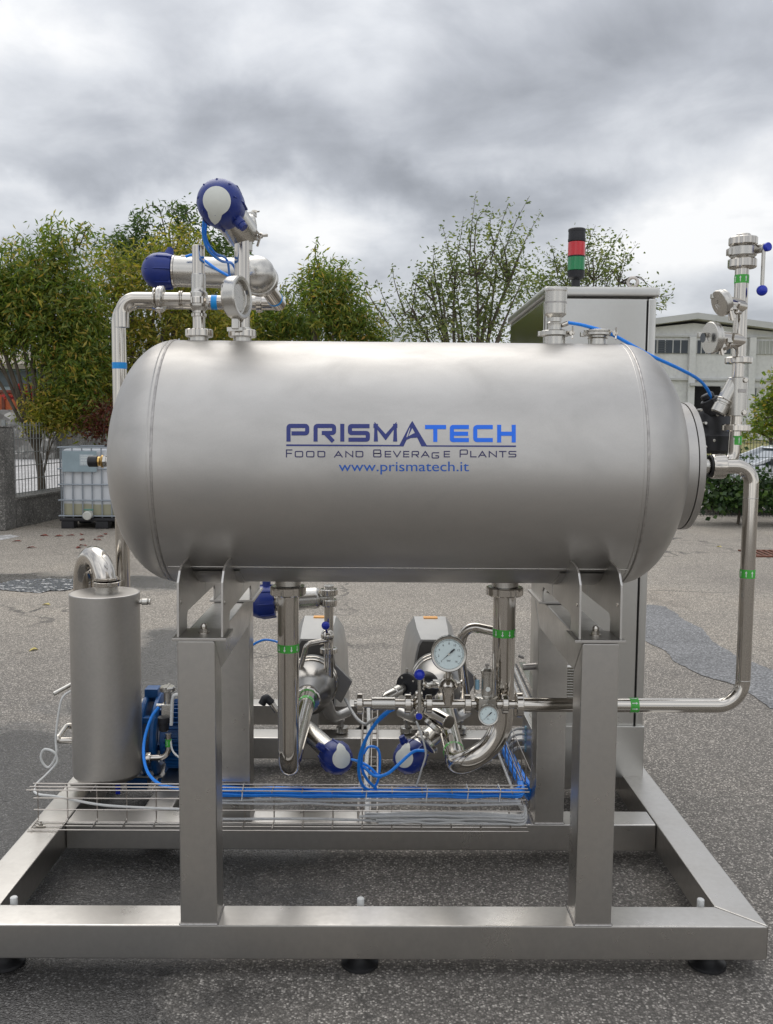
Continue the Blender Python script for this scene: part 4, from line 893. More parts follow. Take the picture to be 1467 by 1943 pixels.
def actuator(name, label, head, tail, rh, rb, face, tail_dir, group='blue headed valve actuators', gland=None, body_frac=1.0):
    head, tail = V(head), V(tail); ax = (head-tail).normalized(); L_ = (head-tail).length
    t = thing(name, label, 'valve actuator', tail, group)
    b = B(); b.lathe(tail, ax, [(0, rb*0.55), (L_*0.10, rb*0.55), (L_*0.14, rb*0.9), (L_*0.18, rb), (L_-rh*0.75, rb), (L_-rh*0.70, rb*0.95)], 40); b.out('steel_body', 'satin_steel', t)
    b = B(); b.lathe(head-ax*rh*0.80, ax, [(0, rb*0.96), (rh*0.06, rh*0.93), (rh*0.2, rh*0.96)]+[(rh*0.80+rh*math.sin(a), rh*math.cos(a)) for a in [PI/2*i/14-0.35 for i in range(15)] if 0 <= a <= 1.2]+[(rh*1.80, 0.002)] if False else
                     [(0, rb*0.96), (rh*0.06, rh*0.92), (rh*0.35, rh*0.98), (rh*0.8, rh)]+[(rh*0.80+rh*math.sin(a), max(0.001, rh*math.cos(a))) for a in [PI/2*i/14 for i in range(1, 15)]], 48)
    hd = b.out('blue_head', 'blue_plastic', t)
    a_, u, v = frame_of(ax); b = B()
    for k in range(8):
        ph = 2*PI*k/8; d = u*math.cos(ph)+v*math.sin(ph)
        b.sweep([head-ax*rh*0.78+d*rh*0.97, head-ax*rh*0.3+d*rh*1.005, head+d*rh*1.015, head+(d*math.cos(0.7)+ax*math.sin(0.7))*rh*1.01], rh*0.045, 6)
        b.box(head-ax*rh*0.70+d*rh*0.95-V((rh*.06,)*3), head-ax*rh*0.70+d*rh*0.95+V((rh*.06,)*3), rh*0.02)
    b.out('head_ribs', 'blue_plastic', hd)
    if face is not None:
        b = B(); cap_patch(b, head, face, rh*1.045, 0.60, tail_dir, 0.55, 0.95); me = bpy.data.meshes.new('disc')
        bmesh.ops.recalc_face_normals(b.bm, faces=b.bm.faces[:]); b.out('status_disc', 'grey_disc', hd)
    g = V(gland) if gland is not None else (u-ax*0.3)
    g = g.normalized(); p = head-ax*rh*0.25+g*rh*0.9; b = B(); b.lathe(p, g, [(0, rh*0.26), (rh*0.35, rh*0.24), (rh*0.36, rh*0.20), (rh*0.55, rh*0.19)], 20); b.out('cable_gland', 'blue_plastic', hd)
    b = B(); b.lathe(head-ax*rh*0.92, ax, [(0, rb*1.0), (0.002, rb*1.06), (rh*0.12, rb*1.06), (rh*0.14, rb)], 40); b.out('clamp_band', 'bright_steel', t)
    return t
BS = 'bright_steel'
# ---- left column of pipes ------------------------------------------------------------------
Y1 = 1.22; xa = at(226, 640, Y1).x; zt = at(300, 573, Y1).z; xe = at(528, 575, Y1).x; r_ = 13.2*kk(Y1)
t = thing('tall_left_pipe', 'tall polished pipe behind the left end of the tank with a light blue tape band', 'pipe', (xa, Y1, 0.3))
b = B(); b.pipe([(xa, Y1, 0.32), (xa, Y1, zt), (xe, Y1, zt)], r_, 0.075, 24, 10); b.out('tube', BS, t)
z_ = at(226, 694, Y1).z; tape(t, (xa, Y1, z_-0.012), (xa, Y1, z_+0.012), r_, 'blue_tape')
x_ = at(402, 573, Y1).x; tape(t, (x_, Y1, zt), (x_+0.022, Y1, zt), r_, 'blue_tape')
pnut(t, (at(545, 573, Y1).x*0+at(492, 573, Y1).x, Y1, zt), X_, r_*1.35, 0.022)
# vent elbow and T on the first nozzle
r_ = 12.8*kk(TY); zc_ = at(330, 568, TY).z; xv = at(232, 600, TY).x; ze_ = at(232, 621, TY).z
t = thing('vent_pipe', 'polished vent pipe on the left nozzle bending down with an open cut end', 'pipe', (xp1, TY, zp1))
b = B(); b.pipe([(xp1-0.02, TY, zc_), (xv, TY, zc_), (xv, TY, ze_)], r_, 0.085, 28, 12); b.out('elbow', BS, t)
b = B(); b.cyl((xp1, TY, zp1-0.012), (xp1, TY, at(376, 466, TY).z), 11.5*kk(TY), 28, 0.001); b.out('upright_tube', BS, t)
b = B(); c = V((xp1, TY, zc_)); b.lathe(c-Z_*0.032, Z_, [(0, .020), (.008, .024), (.016, .0255), (.05, .0255), (.056, .021), (.066, .0205), (.10, .0205), (.104, .019)], 32); b.out('valve_body', 'satin_steel', t)
pnut(t, (xp1, TY, zc_-0.004), Z_, 0.028, 0.020, 6)
pnut(t, (xp1, TY, at(378, 598, TY).z), Z_, 0.0215, 0.010, 6)
cx_ = at(305, 568, TY).x; clamp(t, (cx_, TY, zc_), X_, 0.036, 0.022, (0, -0.5, -1))
b = B(); b.torus((cx_, TY, zc_), X_, 0.034, 0.004, 36, 8); b.torus((cx_-0.016, TY, zc_), X_, 0.030, 0.003, 36, 8); b.out('clamp_lip', BS, t)
b = B(); b.torus((at(342, 568, TY).x, TY, zc_), X_, 0.0225, 0.0022, 32, 8); b.torus((at(346, 568, TY).x, TY, zc_), X_, 0.0225, 0.0022, 32, 8); b.out('weld_ring', BS, t)
# upright on the second nozzle with the check valve ring
t = thing('second_upright_pipe', 'polished upright pipe on the second nozzle carrying the topmost blue headed valve', 'pipe', (xp2, TY, zp2))
b = B(); b.cyl((xp2, TY, zp2-0.012), (xp2, TY, at(459, 452, TY).z), 14*kk(TY), 28); b.out('tube', BS, t)
b = B(); b.cyl((xp2, TY, zp2-0.012), (xp2, TY, zp2+0.006), 0.0265, 28, 0.002); b.out('ferrule', 'satin_steel', t)
c = at(447, 565, TY-0.055); axr = V((0.95, -0.32, 0.04)).normalized(); t = thing('check_valve', 'round steel check valve ring clamped in front of the second upright pipe', 'valve', c)
R_ = 40*kk(TY-0.055)
b = B(); b.lathe(c-axr*0.012, axr, [(0, R_*0.86), (0.002, R_), (0.032, R_), (0.036, R_*0.94), (0.034, R_*0.80), (0.020, R_*0.78), (0.018, R_*0.70), (0.024, R_*0.62), (0.024, 0.001)], 48, False); b.out('valve_ring', 'satin_steel', t)
b = B(); b.torus(c-axr*0.014, axr, R_*0.86, 0.005, 40, 8); b.torus(c-axr*0.020, axr, R_*0.66, 0.004, 40, 8); b.lathe(c-axr*0.030, axr, [(0, R_*0.42), (0.016, R_*0.5), (0.03, R_*0.5)], 32); b.out('back_flange', BS, t)
b = B(); b.cyl(c-axr*0.028, V((xp2, TY, c.z)), 0.020, 20); b.out('stub', BS, t)
b = B(); q = c+axr*0.01-Z_*(R_+0.012)+X_*-0.01; b.box(q-V((.010, .008, .016)), q+V((.010, .008, .016)), 0.003); b.prism([q+V((-.024, 0, -.010)), q+V((.020, 0, -.010)), q+V((.020, 0, -.020)), q+V((-.024, 0, -.022))], (0, 0.006, 0), 0.001); b.cyl(q-Z_*0.01, q+Z_*0.05, 0.0035, 8); b.out('wing_bolt', 'satin_steel', t)
b = B(); b.cyl(c+axr*0.0345+Z_*0.012-X_*0.0, c+axr*0.036+Z_*0.012, 0.0065, 12); b.out('port_hole', 'black_plastic', t)
# topmost actuator
Ya_ = 0.20; hd = at(418, 385, Ya_); tl = at(466, 452, 0.46)
actuator('valve_actuator', 'topmost blue headed valve actuator with a pale grey disc facing the viewer', hd, tl, 43*kk(Ya_), 33*kk(Ya_), (CAM-hd).normalized()+V((-0.16, 0, 0.10)), (-0.2, 0, -1), gland=(0.75, -0.2, -0.75))
t = thing('upper_valve_body', 'steel valve body with two clamps behind the topmost blue head', 'valve', at(468, 440, 0.42))
c = at(462, 442, 0.40); b = B(); b.ball(c, 0.036, 28, 14); b.cyl(c, c-Z_*0.05, 0.026, 24); b.out('body', 'satin_steel', t)
clamp(t, at(477, 424, 0.44), (1, 0.3, 0.2), 0.026, 0.022, (0.3, 0, 1)); clamp(t, at(478, 443, 0.43), (1, 0.2, -0.3), 0.024, 0.02, (0.6, -0.3, -0.5))
# lying actuator with slanting pipe
Yl = 0.72; hd = at(303, 514, Yl); tl = at(492, 520, Yl)
actuator('valve_actuator', 'blue headed valve actuator lying level behind the left uprights with its steel body in view', hd, tl, 33*kk(Yl), 28*kk(Yl), None, None, gland=(0.2, 0.4, 1))
t = thing('slanting_pipe', 'short polished pipe slanting down to the right with a blue tape band', 'pipe', at(505, 535, Yl))
c0 = at(488, 520, Yl); c1 = at(529, 577, Yl+0.2); dv = (c1-c0).normalized(); rr = 15*kk(Yl)
b = B(); b.cyl(c0, c1, rr, 28); b.out('tube', BS, t)
b = B(); b.ball(c0, 0.058, 32, 16, axis=dv); b.lathe(c0-dv*0.02, dv, [(0, .05), (.01, .056), (.03, .056), (.045, .045), (.06, .034)], 36); b.out('valve_housing', 'satin_steel', t)
b = B(); b.lathe(c0+dv*0.03, dv, [(0, .050), (.004, .056), (.020, .056), (.024, .050)], 40); b.out('flange', 'satin_steel', t)
for k in range(6):
    a_, u, v = frame_of(dv); p = c0+dv*0.054+(u*math.cos(k*PI/3+.3)+v*math.sin(k*PI/3+.3))*0.047; b = B(); b.cyl(p, p+dv*0.008, 0.006, 6); b.out('bolt', BS, t)
q = c0.lerp(c1, 0.80); tape(t, q, q+dv*0.008, rr, 'blue_tape')
t = thing('sample_valve', 'small shiny push-in fitting on top of the lying valve actuator', 'fitting', at(350, 485, Yl))
b = B(); p = at(348, 488, Yl-0.01); b.cyl(p-Z_*0.012, p+Z_*0.006, 0.010, 14, 0.002); b.cyl(p+Z_*0.0, p+X_*0.05+Z_*0.002, 0.006, 10); b.out('fitting_body', BS, t)
def cable(name, label, pts, rad, mat='cable_blue', group=None, n=8, cat='cable'):
    b = B(); b.wire(pts, rad, 8, n); o = b.out(name, mat); return tag(o, label, cat, group)
cable('air_hose', 'blue air hose hanging from the topmost blue head behind the left uprights', [at(387, 418, 0.22), at(386, 445, 0.25), at(396, 475, 0.30), at(420, 495, 0.40), at(440, 500, 0.55), at(452, 522, 0.62)], 0.0042)
cable('air_hose', 'second blue hose curving beside the first below the topmost blue head', [at(392, 420, 0.24), at(391, 452, 0.27), at(408, 480, 0.34), at(430, 492, 0.46), at(436, 525, 0.60)], 0.0035)
cable('air_hose', 'light blue air hose lying along the top of the level valve actuator', [at(352, 487, Yl-0.05), at(366, 484, Yl-0.05), at(385, 492, Yl-0.06), at(410, 510, Yl-0.07), at(438, 526, Yl-0.08)], 0.0045)
# ---- top of the tank, right ------------------------------------------------------------------
def zc(py, px=1053): return at(px, py, TY).z
t = thing('relief_valve', 'upright steel relief valve clamped to the tank top in front of the cabinet', 'valve', (xr1, TY, zc(645)))
clamp(t, (xr1, TY, zc(633)), Z_, 0.042, 0.018, (1, -0.3, 0))
b = B(); z0 = zc(628); b.lathe((xr1, TY, z0), Z_, [(0, .023), (.012, .022), (.020, .0235), (.022, .0235), (.026, .020), (zc(603)-z0, .020), (zc(597)-z0, .031), (zc(594)-z0, .032), (zc(556)-z0, .032), (zc(553)-z0, .034), (zc(549)-z0, .034), (zc(546)-z0, .031)], 40); b.out('valve_body', 'satin_steel', t)
b = B(); b.cyl((xr1, TY, zc(574)-.004), (xr1, TY, zc(574)+.001), .0325, 36); b.out('scribed_band', 'weld_steel', t)
b = B(); b.cyl((xr1+.018, TY-.012, zc(618)), (xr1+.034, TY-.016, zc(614)), .007, 12, .001); b.out('hose_fitting', BS, t)
t = thing('clamped_port', 'short clamped port on the tank top just right of the relief valve', 'port', (xr2, TY, zc(645)))
b = B(); b.lathe((xr2, TY, zc(643, 1133)), Z_, [(0, .030), (.004, .026), (.012, .025), (.014, .038), (.018, .040), (.024, .040), (.026, .036)], 40); b.out('ferrule', 'satin_steel', t)
clamp(t, (xr2, TY, zc(634, 1133)), Z_, 0.0415, 0.010, (1, -0.25, 0))
cable('signal_cable', 'long blue cable arching from the relief valve over the right end of the tank', [(xr1+.034, TY-.016, zc(613)), at(1110, 618, TY-.02), at(1160, 634, TY-.02), at(1230, 672, TY), at(1290, 700, TY+.06), at(1328, 722, TY+.12), at(1347, 748, TY+.16), at(1346, 768, TY+.17)], 0.0050, n=12)
# black sensor head behind the manway
t = thing('black_sensor_head', 'black plastic instrument head behind the manway cover at the tank right end', 'sensor', at(1350, 800, 0.60))
b = B(); c = at(1350, 815, 0.60); b.lathe(c-Z_*0.075, Z_, [(0, .060), (.01, .072), (.055, .074), (.065, .066), (.12, .060), (.14, .045)], 32); b.out('housing', 'black_plastic', t)
b = B(); p0 = at(1358, 785, 0.56); p1 = at(1345, 757, 0.56); b.cyl(p0, p1, .030, 8, .003); b.cyl(p1, p1+(p1-p0)*0.35, .020, 16, .003); b.out('cable_entry', 'black_plastic', t)
for px, py in ((1331, 778), (1340, 803), (1356, 836), (1362, 787)):
    b = B(); p = at(px, py, 0.525); b.cyl(p, p+Y_*0.03, .0048, 10, .001); b.out('screw', 'satin_steel', t)
# ---- tall right column -----------------------------------------------------------------------
Yq = 0.46; xq = at(1401, 690, Yq).x; kq = kk(Yq)
def zq(py): return at(1401, py, Yq).z
t = thing('right_column', 'polished upright pipe column with rings and green tape beyond the tank right end', 'pipe', (xq, Yq, zq(880)))
xu = at(1360, 880, 0.40).x
b = B(); b.pipe([(xu, Yq-.02, zq(880)), (xq-0.004, Yq, zq(880)), (xq, Yq, zq(800))], 11.5*kq, 0.055, 24, 10); b.cyl((xq, Yq, zq(806)), (xq, Yq, zq(690)), 11*kq, 24); b.out('lower_tube', BS, t)
b = B(); b.cyl((xq, Yq, zq(690)), (xq, Yq, zq(495)), 12.7*kq, 28); b.out('upper_tube', BS, t)
for py, rr, hh in ((684, 25, 12), (812, 26, 13)): (lambda b: b.lathe((xq, Yq, zq(py)-hh*kq/2), Z_, [(0, rr*kq*.93), (hh*kq*.14, rr*kq), (hh*kq*.86, rr*kq), (hh*kq, rr*kq*.93)], 48).out('ring_flange', BS, t))(B())
tape(t, (xq, Yq, zq(538)), (xq, Yq, zq(522)), 12.7*kq, 'green_tape', 8); tape(t, (xq, Yq, zq(844)), (xq, Yq, zq(827)), 11.5*kq, 'green_tape', 8)
b = B(); b.lathe((xq, Yq, zq(790)), Z_, [(0, 17*kq), (.002, 18.5*kq), ((zq(716)-zq(790))-.002, 18.5*kq), (zq(716)-zq(790), 17*kq)], 32); b.out('cover_sleeve', 'satin_steel', t)
for py in (722, 783): b = B(); p = V((xq+8*kq, Yq-16.5*kq, zq(py))); b.cyl(p, p-Y_*0.007, .008, 14, .002); b.out('sleeve_bolt', BS, t)
b = B(); p = V((xq+2*kq, Yq-18.6*kq, zq(742))); b.box(p-V((.012, .002, .005)), p+V((.012, .002, .005)), .001); b.out('sleeve_slot', 'weld_steel', t)
b = B(); p0 = at(1362, 785, Yq); p1 = at(1396, 722, Yq); dv = (p1-p0).normalized(); b.lathe(p0, dv, [(0, 13*kq), (.004, 15*kq), (.028, 15*kq), (.030, 13*kq), (.034, 13*kq), (.036, 14.5*kq), ((p1-p0).length, 14.5*kq)], 28); b.out('side_branch', 'satin_steel', t)
b = B(); b.torus(p0+dv*0.045, dv, 14.5*kq, .0025, 28, 6); b.out('branch_band', BS, t)
t = thing('butterfly_valve', 'manual butterfly valve with a blue tipped lever on top of the right pipe column', 'valve', (xq, Yq, zq(500)))
pnut(t, (xq, Yq, zq(500)), Z_, 26*kq, 17*kq, 6); pnut(t, (xq, Yq, zq(458)), Z_, 26*kq, 15*kq, 6)
b = B(); b.cyl((xq, Yq, zq(487)), (xq, Yq, zq(468)), 25*kq, 36, .003); b.box((xq-29*kq, Yq-.012, zq(485)), (xq-20*kq, Yq+.012, zq(472)), .002); b.out('valve_disc_body', 'satin_steel', t)
b = B(); b.cyl((xq, Yq, zq(452)), (xq, Yq, zq(444)), 13*kq, 28, .002); b.cyl((xq, Yq, zq(500)), (xq, Yq, zq(444)), 11*kq, 24); b.out('end_stub', BS, t)
b = B(); p = V((xq+20*kq, Yq-.01, zq(475))); q = at(1451, 470, Yq-.035); b.cyl(p, q, 8*kq, 20, .002); b.out('lever_hub', 'satin_steel', t)
b = B(); b.cyl(q+V((.002, -.004, 0)), q+V((.007, -.016, .001)), 8*kq, 20, .002); b.out('blue_hub_cap', 'blue_knob', t)
kn = at(1446, 551, Yq-.03); b = B(); b.cyl(q+V((-.003, -.002, -.004)), kn, .0056, 10); lv = b.out('lever', 'satin_steel', t); b = B(); b.ball(kn, 10*kq, 20, 12); b.out('knob', 'blue_knob', lv)
# clamped caps on the column
for nm, lab, px, py, rr, dx in (('end_fitting', 'round clamped end cap on the column just above the building roof line', 1371, 574, 25, -0.98), ('sight_glass', 'round clamped sight glass with a small window on the column in front of the hall', 1353, 641, 30, -0.98)):
    c = at(px, py, Yq-0.09); a_ = V((dx, -0.22, -0.05 if rr == 30 else -0.35)).normalized(); t = thing(nm, lab, 'pipe fitting', c); R_ = rr*kk(Yq-.09)
    b = B(); b.cyl(c, V((xq, Yq, c.z+0.0)), 0.022, 24); b.out('stub', BS, t)
    b = B(); b.lathe(c-a_*0.012, a_, [(0, R_*.7), (.004, R_*.92), (.012, R_*.95), (.013, R_), (.022, R_), (.024, R_*.96), (.0245, R_*.30), (.022, R_*.28), (.0222, .001)], 44, True); b.out('cap_plate', 'satin_steel', t)
    clamp(t, c-a_*0.006, a_, R_*0.93, 0.016, (0.7, -0.5, -0.2 if rr == 30 else -0.5))
    b = B(); w0 = c+a_*0.010+V((0.02, -.012, -.02)); b.prism([w0, w0+V((.022, .0, .006)), w0+V((.026, 0, -.022)), w0+V((.006, 0, -.030))], (0, .006, 0), .001); b.cyl(w0+V((.0, -.004, .02)), w0+V((.014, -.004, -.03)), .004, 10); b.box(w0+V((-.002, -.012, -.002)), w0+V((.012, .010, .010)), .002); b.out('swing_bolt', BS, t)
    if rr == 30: b = B(); p = c+a_*0.0125-V((.018, 0, 0)); b.cyl(p, p+a_*0.0005, R_*.30, 24); b.out('window', 'hall_glass', t)
# ---- long right loop pipe ---------------------------------------------------------------------
Yr = 0.30; kr = kk(Yr); rr = 13.8*kr
xR = at(1418, 1100, Yr).x; zTp = at(1400, 885, Yr).z; zBt = at(1200, 1338, Yr).z; xN = at(985, 1338, Yr).x; xU = at(1362, 885, Yr).x
t = thing('long_loop_pipe', 'long polished pipe looping from the tank end down and back left behind the right post', 'pipe', (xR, Yr, zBt))
b = B(); b.pipe([(xN, Yr, zBt), (xR, Yr, zBt), (xR, Yr, zTp), (xU, Yr, zTp)], rr, [0.075, 0.085], 28, 14); b.out('tube', BS, t)
b = B(); b.cyl((0.905, Yr, zTp), (xU-0.018, Yr, zTp), 0.021, 28); b.out('cover_stub', 'satin_steel', t)
pnut(t, (xU, Yr, zTp), X_, 24*kr, 26*kr, 6); b = B(); b.torus((xU-15*kr, Yr, zTp), X_, 19*kr, .004, 32, 8); b.out('seal_ring', 'black_rubber', t)
pnut(t, (xN, Yr, zBt), X_, 24*kr, 14*kr, 5)
z_ = at(1420, 1088, Yr).z; tape(t, (xR, Yr, z_-.0125), (xR, Yr, z_+.0125), rr, 'green_tape', 8)
x_ = at(1202, 1338, Yr).x; tape(t, (x_-.0125, Yr, zBt), (x_+.0125, Yr, zBt), rr, 'green_tape', 8)
for z_ in (at(1420, 945, Yr).z, at(1415, 1290, Yr).z): b = B(); b.torus((xR, Yr, z_), Z_, rr-.0004, .0011, 32, 6); b.out('weld_line', 'satin_steel', t)
# ---- instrument line --------------------------------------------------------------------------
zi = zBt+0.001
def xi(px): return at(px, 1336, Yr).x
t = thing('instrument_line', 'thin horizontal polished pipe line with unions under the tank middle', 'pipe', (xi(830), Yr, zi))
b = B(); b.cyl((xi(690), Yr, zi), (xN-.01, Yr, zi), .0125, 24); b.cyl((xi(850), Yr, zi), (xi(850), Yr, at(850, 1300, Yr).z), .0165, 24); b.out('tube', BS, t)
b = B(); b.cyl((xi(705), Yr, zi), (xi(750), Yr, zi), .0185, 28, .001); b.out('sleeve', 'satin_steel', t)
for px, rr_, h_ in ((683, 20, 12), (774, 19, 13), (814, 18, 12), (887, 19, 13), (958, 19, 12)): pnut(t, (xi(px), Yr, zi), X_, rr_*kr, h_*kr, 4)
b = B(); b.cyl((xi(672), Yr, zi), (xi(690), Yr, zi), .010, 16, .002); b.out('end_plug', 'satin_steel', t)
t = thing('lever_valve', 'small butterfly valve with a blue ball lever standing up beside the large gauge', 'valve', (xi(795), Yr, zi))
b = B(); b.ball((xi(794), Yr, zi), 0.026, 24, 12, X_, 0.7); b.cyl((xi(795), Yr-.02, zi-.0), (xi(795), Yr-.055, zi+.0), .012, 16, .002); b.box((xi(788), Yr-.012, zi+.024), (xi(802), Yr+.012, zi+.036), .003); b.box((xi(788), Yr-.012, zi-.036), (xi(802), Yr+.012, zi-.024), .003); b.out('valve_body', BS, t)
kb = at(796, 1280, Yr-.06); b = B(); b.cyl(kb, at(796, 1358, Yr-.06), .0052, 12); lv = b.out('lever', 'satin_steel', t)
b = B(); b.ball(kb, 10.5*kr, 20, 12); b.out('knob', 'blue_knob', lv)
b = B(); p = at(795, 1359, Yr-.062); b.cyl(p+Y_*.02, p, .013, 18, .002); b.out('hub', BS, t); b = B(); b.cyl(p-Y_*.0005, p-Y_*.005, .0095, 18, .001); b.out('blue_hub_cap', 'blue_knob', t)
def gauge(name, label, px, py, Y, rpx, needle, stem_to, nums):
    c = at(px, py, Y); R_ = rpx*kk(Y); f = (CAM-c); f.z *= 0.3; f = f.normalized(); rgt = Z_.cross(f).normalized()*1.0; upv = f.cross(rgt).normalized()
    if upv.z < 0: upv = -upv
    rgt = upv.cross(f).normalized()
    if rgt.x < 0: rgt = -rgt
    t = thing(name, label, 'gauge', c)
    b = B(); b.lathe(c-f*R_*0.75, f, [(0, R_*.90), (R_*.06, R_*.97), (R_*.60, R_*.97), (R_*.62, R_), (R_*.80, R_), (R_*.86, R_*.95), (R_*.84, R_*.85), (R_*.70, R_*.84), (R_*.70, .001)], 56); b.out('case', 'satin_steel', t)
    b = B(); b.cyl(c-f*R_*.045, c-f*R_*.030, R_*.835, 48); d_ = b.out('dial', 'dial_face', t); o = c-f*R_*.020
    b = B()
    def P2(a, r_, lift=0.0): return o+(rgt*math.sin(a)+upv*math.cos(a))*R_*r_+f*lift
    for k in range(51):
        a = math.radians(-135+270*k/50); l_ = .09 if k % 5 == 0 else .05; w_ = .010
        s_ = (rgt*math.cos(a)-upv*math.sin(a))*R_*w_; b.bm.faces.new([b.bm.verts.new(q) for q in (P2(a, .79)-s_, P2(a, .79)+s_, P2(a, .79-l_)+s_, P2(a, .79-l_)-s_)])
    me = bpy.data.meshes.new('tick_marks'); b.bm.to_mesh(me); b.bm.free(); link_mesh('tick_marks', me, 'ink', d_, smooth=False)
    allc = []; polys = []
    def put(txt, x_, y_, h_):
        m_ = text_mesh(txt); xs = [v.co.x for v in m_.vertices]; ys = [v.co.y for v in m_.vertices]; s_ = h_*R_/max(1e-6, max(ys)-min(ys)); mx_ = (min(xs)+max(xs))/2; my_ = (min(ys)+max(ys))/2; b0 = len(allc)
        for v in m_.vertices: allc.append(o+rgt*(x_*R_+(v.co.x-mx_)*s_)+upv*(y_*R_+(v.co.y-my_)*s_))
        for p in m_.polygons: polys.append([b0+i for i in p.vertices])
    for i, tx in enumerate(nums):
        a = math.radians(-135+270*i/(len(nums)-1)); put(tx, math.sin(a)*.58, math.cos(a)*.58, .115)
    put('bar', 0, -.36, .12)
    me = bpy.data.meshes.new('numerals'); me.from_pydata([tuple(q) for q in allc], [], polys); link_mesh('numerals', me, 'ink', d_, smooth=False)
    b = B(); nd_ = math.radians(needle); dn = rgt*math.sin(nd_)+upv*math.cos(nd_); sn_ = dn.cross(f); o2 = o+f*R_*.06
    b.prism([o2+dn*R_*.62, o2+sn_*R_*.022, o2-dn*R_*.10+sn_*R_*.022, o2-dn*R_*.12+sn_*R_*.045, o2-dn*R_*.42+sn_*R_*.045, o2-dn*R_*.42-sn_*R_*.045, o2-dn*R_*.12-sn_*R_*.045, o2-dn*R_*.10-sn_*R_*.022, o2-sn_*R_*.022], f*R_*.012); nd__ = b.out('needle', 'ink', d_, smooth=False)
    b = B(); b.cyl(o2, o2+f*R_*.04, R_*.06, 16); b.out('needle_hub', 'satin_steel', d_)
    b = B(); b.cyl(c-f*R_*.35, V(stem_to), R_*.16, 16); b.cyl(V(stem_to)+Z_*R_*.45, V(stem_to)+Z_*R_*.1, R_*.28, 6); b.out('stem', BS, t)
    b = B(); p = c+upv*R_*.985-f*R_*.3; b.cyl(p, p+upv*R_*.03, R_*.09, 14); b.out('vent_plug', 'black_plastic', t)
    return t
Yg_ = 0.235; gauge('pressure_gauge', 'large round pressure gauge with a pale blue dial above the instrument line', 852, 1241, Yg_, 35, -133, at(850, 1297, Yr), ['0', '1', '2', '3', '4', '5', '6', '7', '8', '9', '10'] and ['0', '2', '4', '6', '8', '10'] and ['1', '2', '4', '6', '8', '10', '12', '14', '16'])
t = thing('gauge_seal', 'shiny bell shaped diaphragm seal and clamp under the large gauge', 'seal', at(850, 1300, Yr))
c = at(850, 1306, Yr); b = B(); b.lathe(c, Z_, [(0, .018), (.004, .030), (.010, .031), (.014, .027), (.022, .024), (.030, .014), (.04, .012)], 36); b.out('seal_body', BS, t)
clamp(t, c+Z_*.010+V((0, .02, 0)), Z_, .036, .012, (1, -.3, 0)); clamp(t, c+Z_*.006+V((-.03, .03, -.004)), Z_, .024, .012, (-1, -.3, 0))
gauge('pressure_gauge', 'small round pressure gauge with a white dial below the pressure regulator', 927, 1357, 0.215, 20.5, -135, V((at(925, 1345, Yr).x, Yr-.02, zi-.005)), ['0', '2', '4', '6', '8', '10'])
t = thing('pressure_regulator', 'steel pressure regulator with a screw top standing on the instrument line', 'regulator', at(923, 1325, Yr))
b = B(); c = V((xi(923), Yr, zi)); b.lathe(c-Z_*.022, Z_, [(0, .028), (.004, .034), (.020, .036), (.044, .034), (.048, .026)], 8); b.out('regulator_body', 'satin_steel', t)
z0 = c.z+.024; b = B(); b.lathe((c.x, Yr, z0), Z_, [(0, .017), (.004, .0155), (at(923, 1280, Yr).z-z0, .0155), (at(923, 1277, Yr).z-z0, .0175), (at(923, 1272, Yr).z-z0, .0175), (at(923, 1268, Yr).z-z0, .010)], 28); b.out('spring_housing', 'satin_steel', t)
b = B(); b.cyl((c.x, Yr, at(923, 1271, Yr).z), (c.x, Yr, at(923, 1260, Yr).z), .0035, 10); b.cyl((c.x, Yr, at(923, 1263, Yr).z), (c.x, Yr, at(923, 1260, Yr).z), .0075, 6); b.out('adjusting_screw', 'weld_steel', t)
b = B(); p = V((c.x+.002, Yr-.0165, at(923, 1305, Yr).z)); b.lathe(p, -Y_, [(0, .007), (.001, .007)], 20); b.out('paper_tag', 'white_print', t)
b = B(); b.pipe([at(901, 1315, Yr), at(900, 1280, Yr), at(913, 1278, Yr)], .0022, .006, 8, 4); b.pipe([at(936, 1310, Yr), at(937, 1240, Yr+.02)], .0022, .006, 8, 4); b.out('sensing_tube', BS, t)
b = B(); b.cyl(at(906, 1308, Yr), at(906, 1290, Yr), .006, 12, .001); b.out('blue_fitting', 'gland_blue', t)
# ---- big suction pipes ------------------------------------------------------------------------
def suction(name, label, x0, rpx, zb, pts, tz, R=.075):
    r_ = rpx*kk(TY); t = thing(name, label, 'pipe', (x0, TY, zb))
    b = B(); b.pipe([(x0, TY, TZ-TR-.035)]+pts, r_, R, 32, 12); b.out('tube', BS, t)
    z_ = at(550, tz, TY).z; tape(t, (x0, TY, z_+.012), (x0, TY, z_-.012), r_, 'green_tape', 10)
    return t, r_
r1 = 20.5*kk(TY); zb1 = at(548, 1484, TY).z+r1; P1Y = 1.16
s1, _ = suction('left_suction_pipe', 'thick polished pipe dropping from the left underside nozzle and turning back to the pump', XD1, 20.5, zb1, [(XD1, TY, zb1), (XD1, P1Y, zb1)], 1228)
tape(s1, (XD1, P1Y-.10, zb1), (XD1, P1Y-.07, zb1), r1, 'green_tape', 8)
r2 = 21.5*kk(TY); XB2 = at(869, 1440, TY).x; zb2 = at(880, 1478, TY).z+r2
s2, _ = suction('right_suction_pipe', 'thick polished pipe dropping from the right underside nozzle with a sweeping bend to the left', XD2, 21.5, zb2, [(XD2, TY, at(955, 1405, TY).z), (XB2, TY-.003, zb2+.001), (XB2, P1Y, zb2)], 1197, [.15, .07, .07])
for y_ in (TY+.13,): tape(s2, (XB2, y_, zb2), (XB2, y_+.02, zb2), r2, 'green_tape', 8)
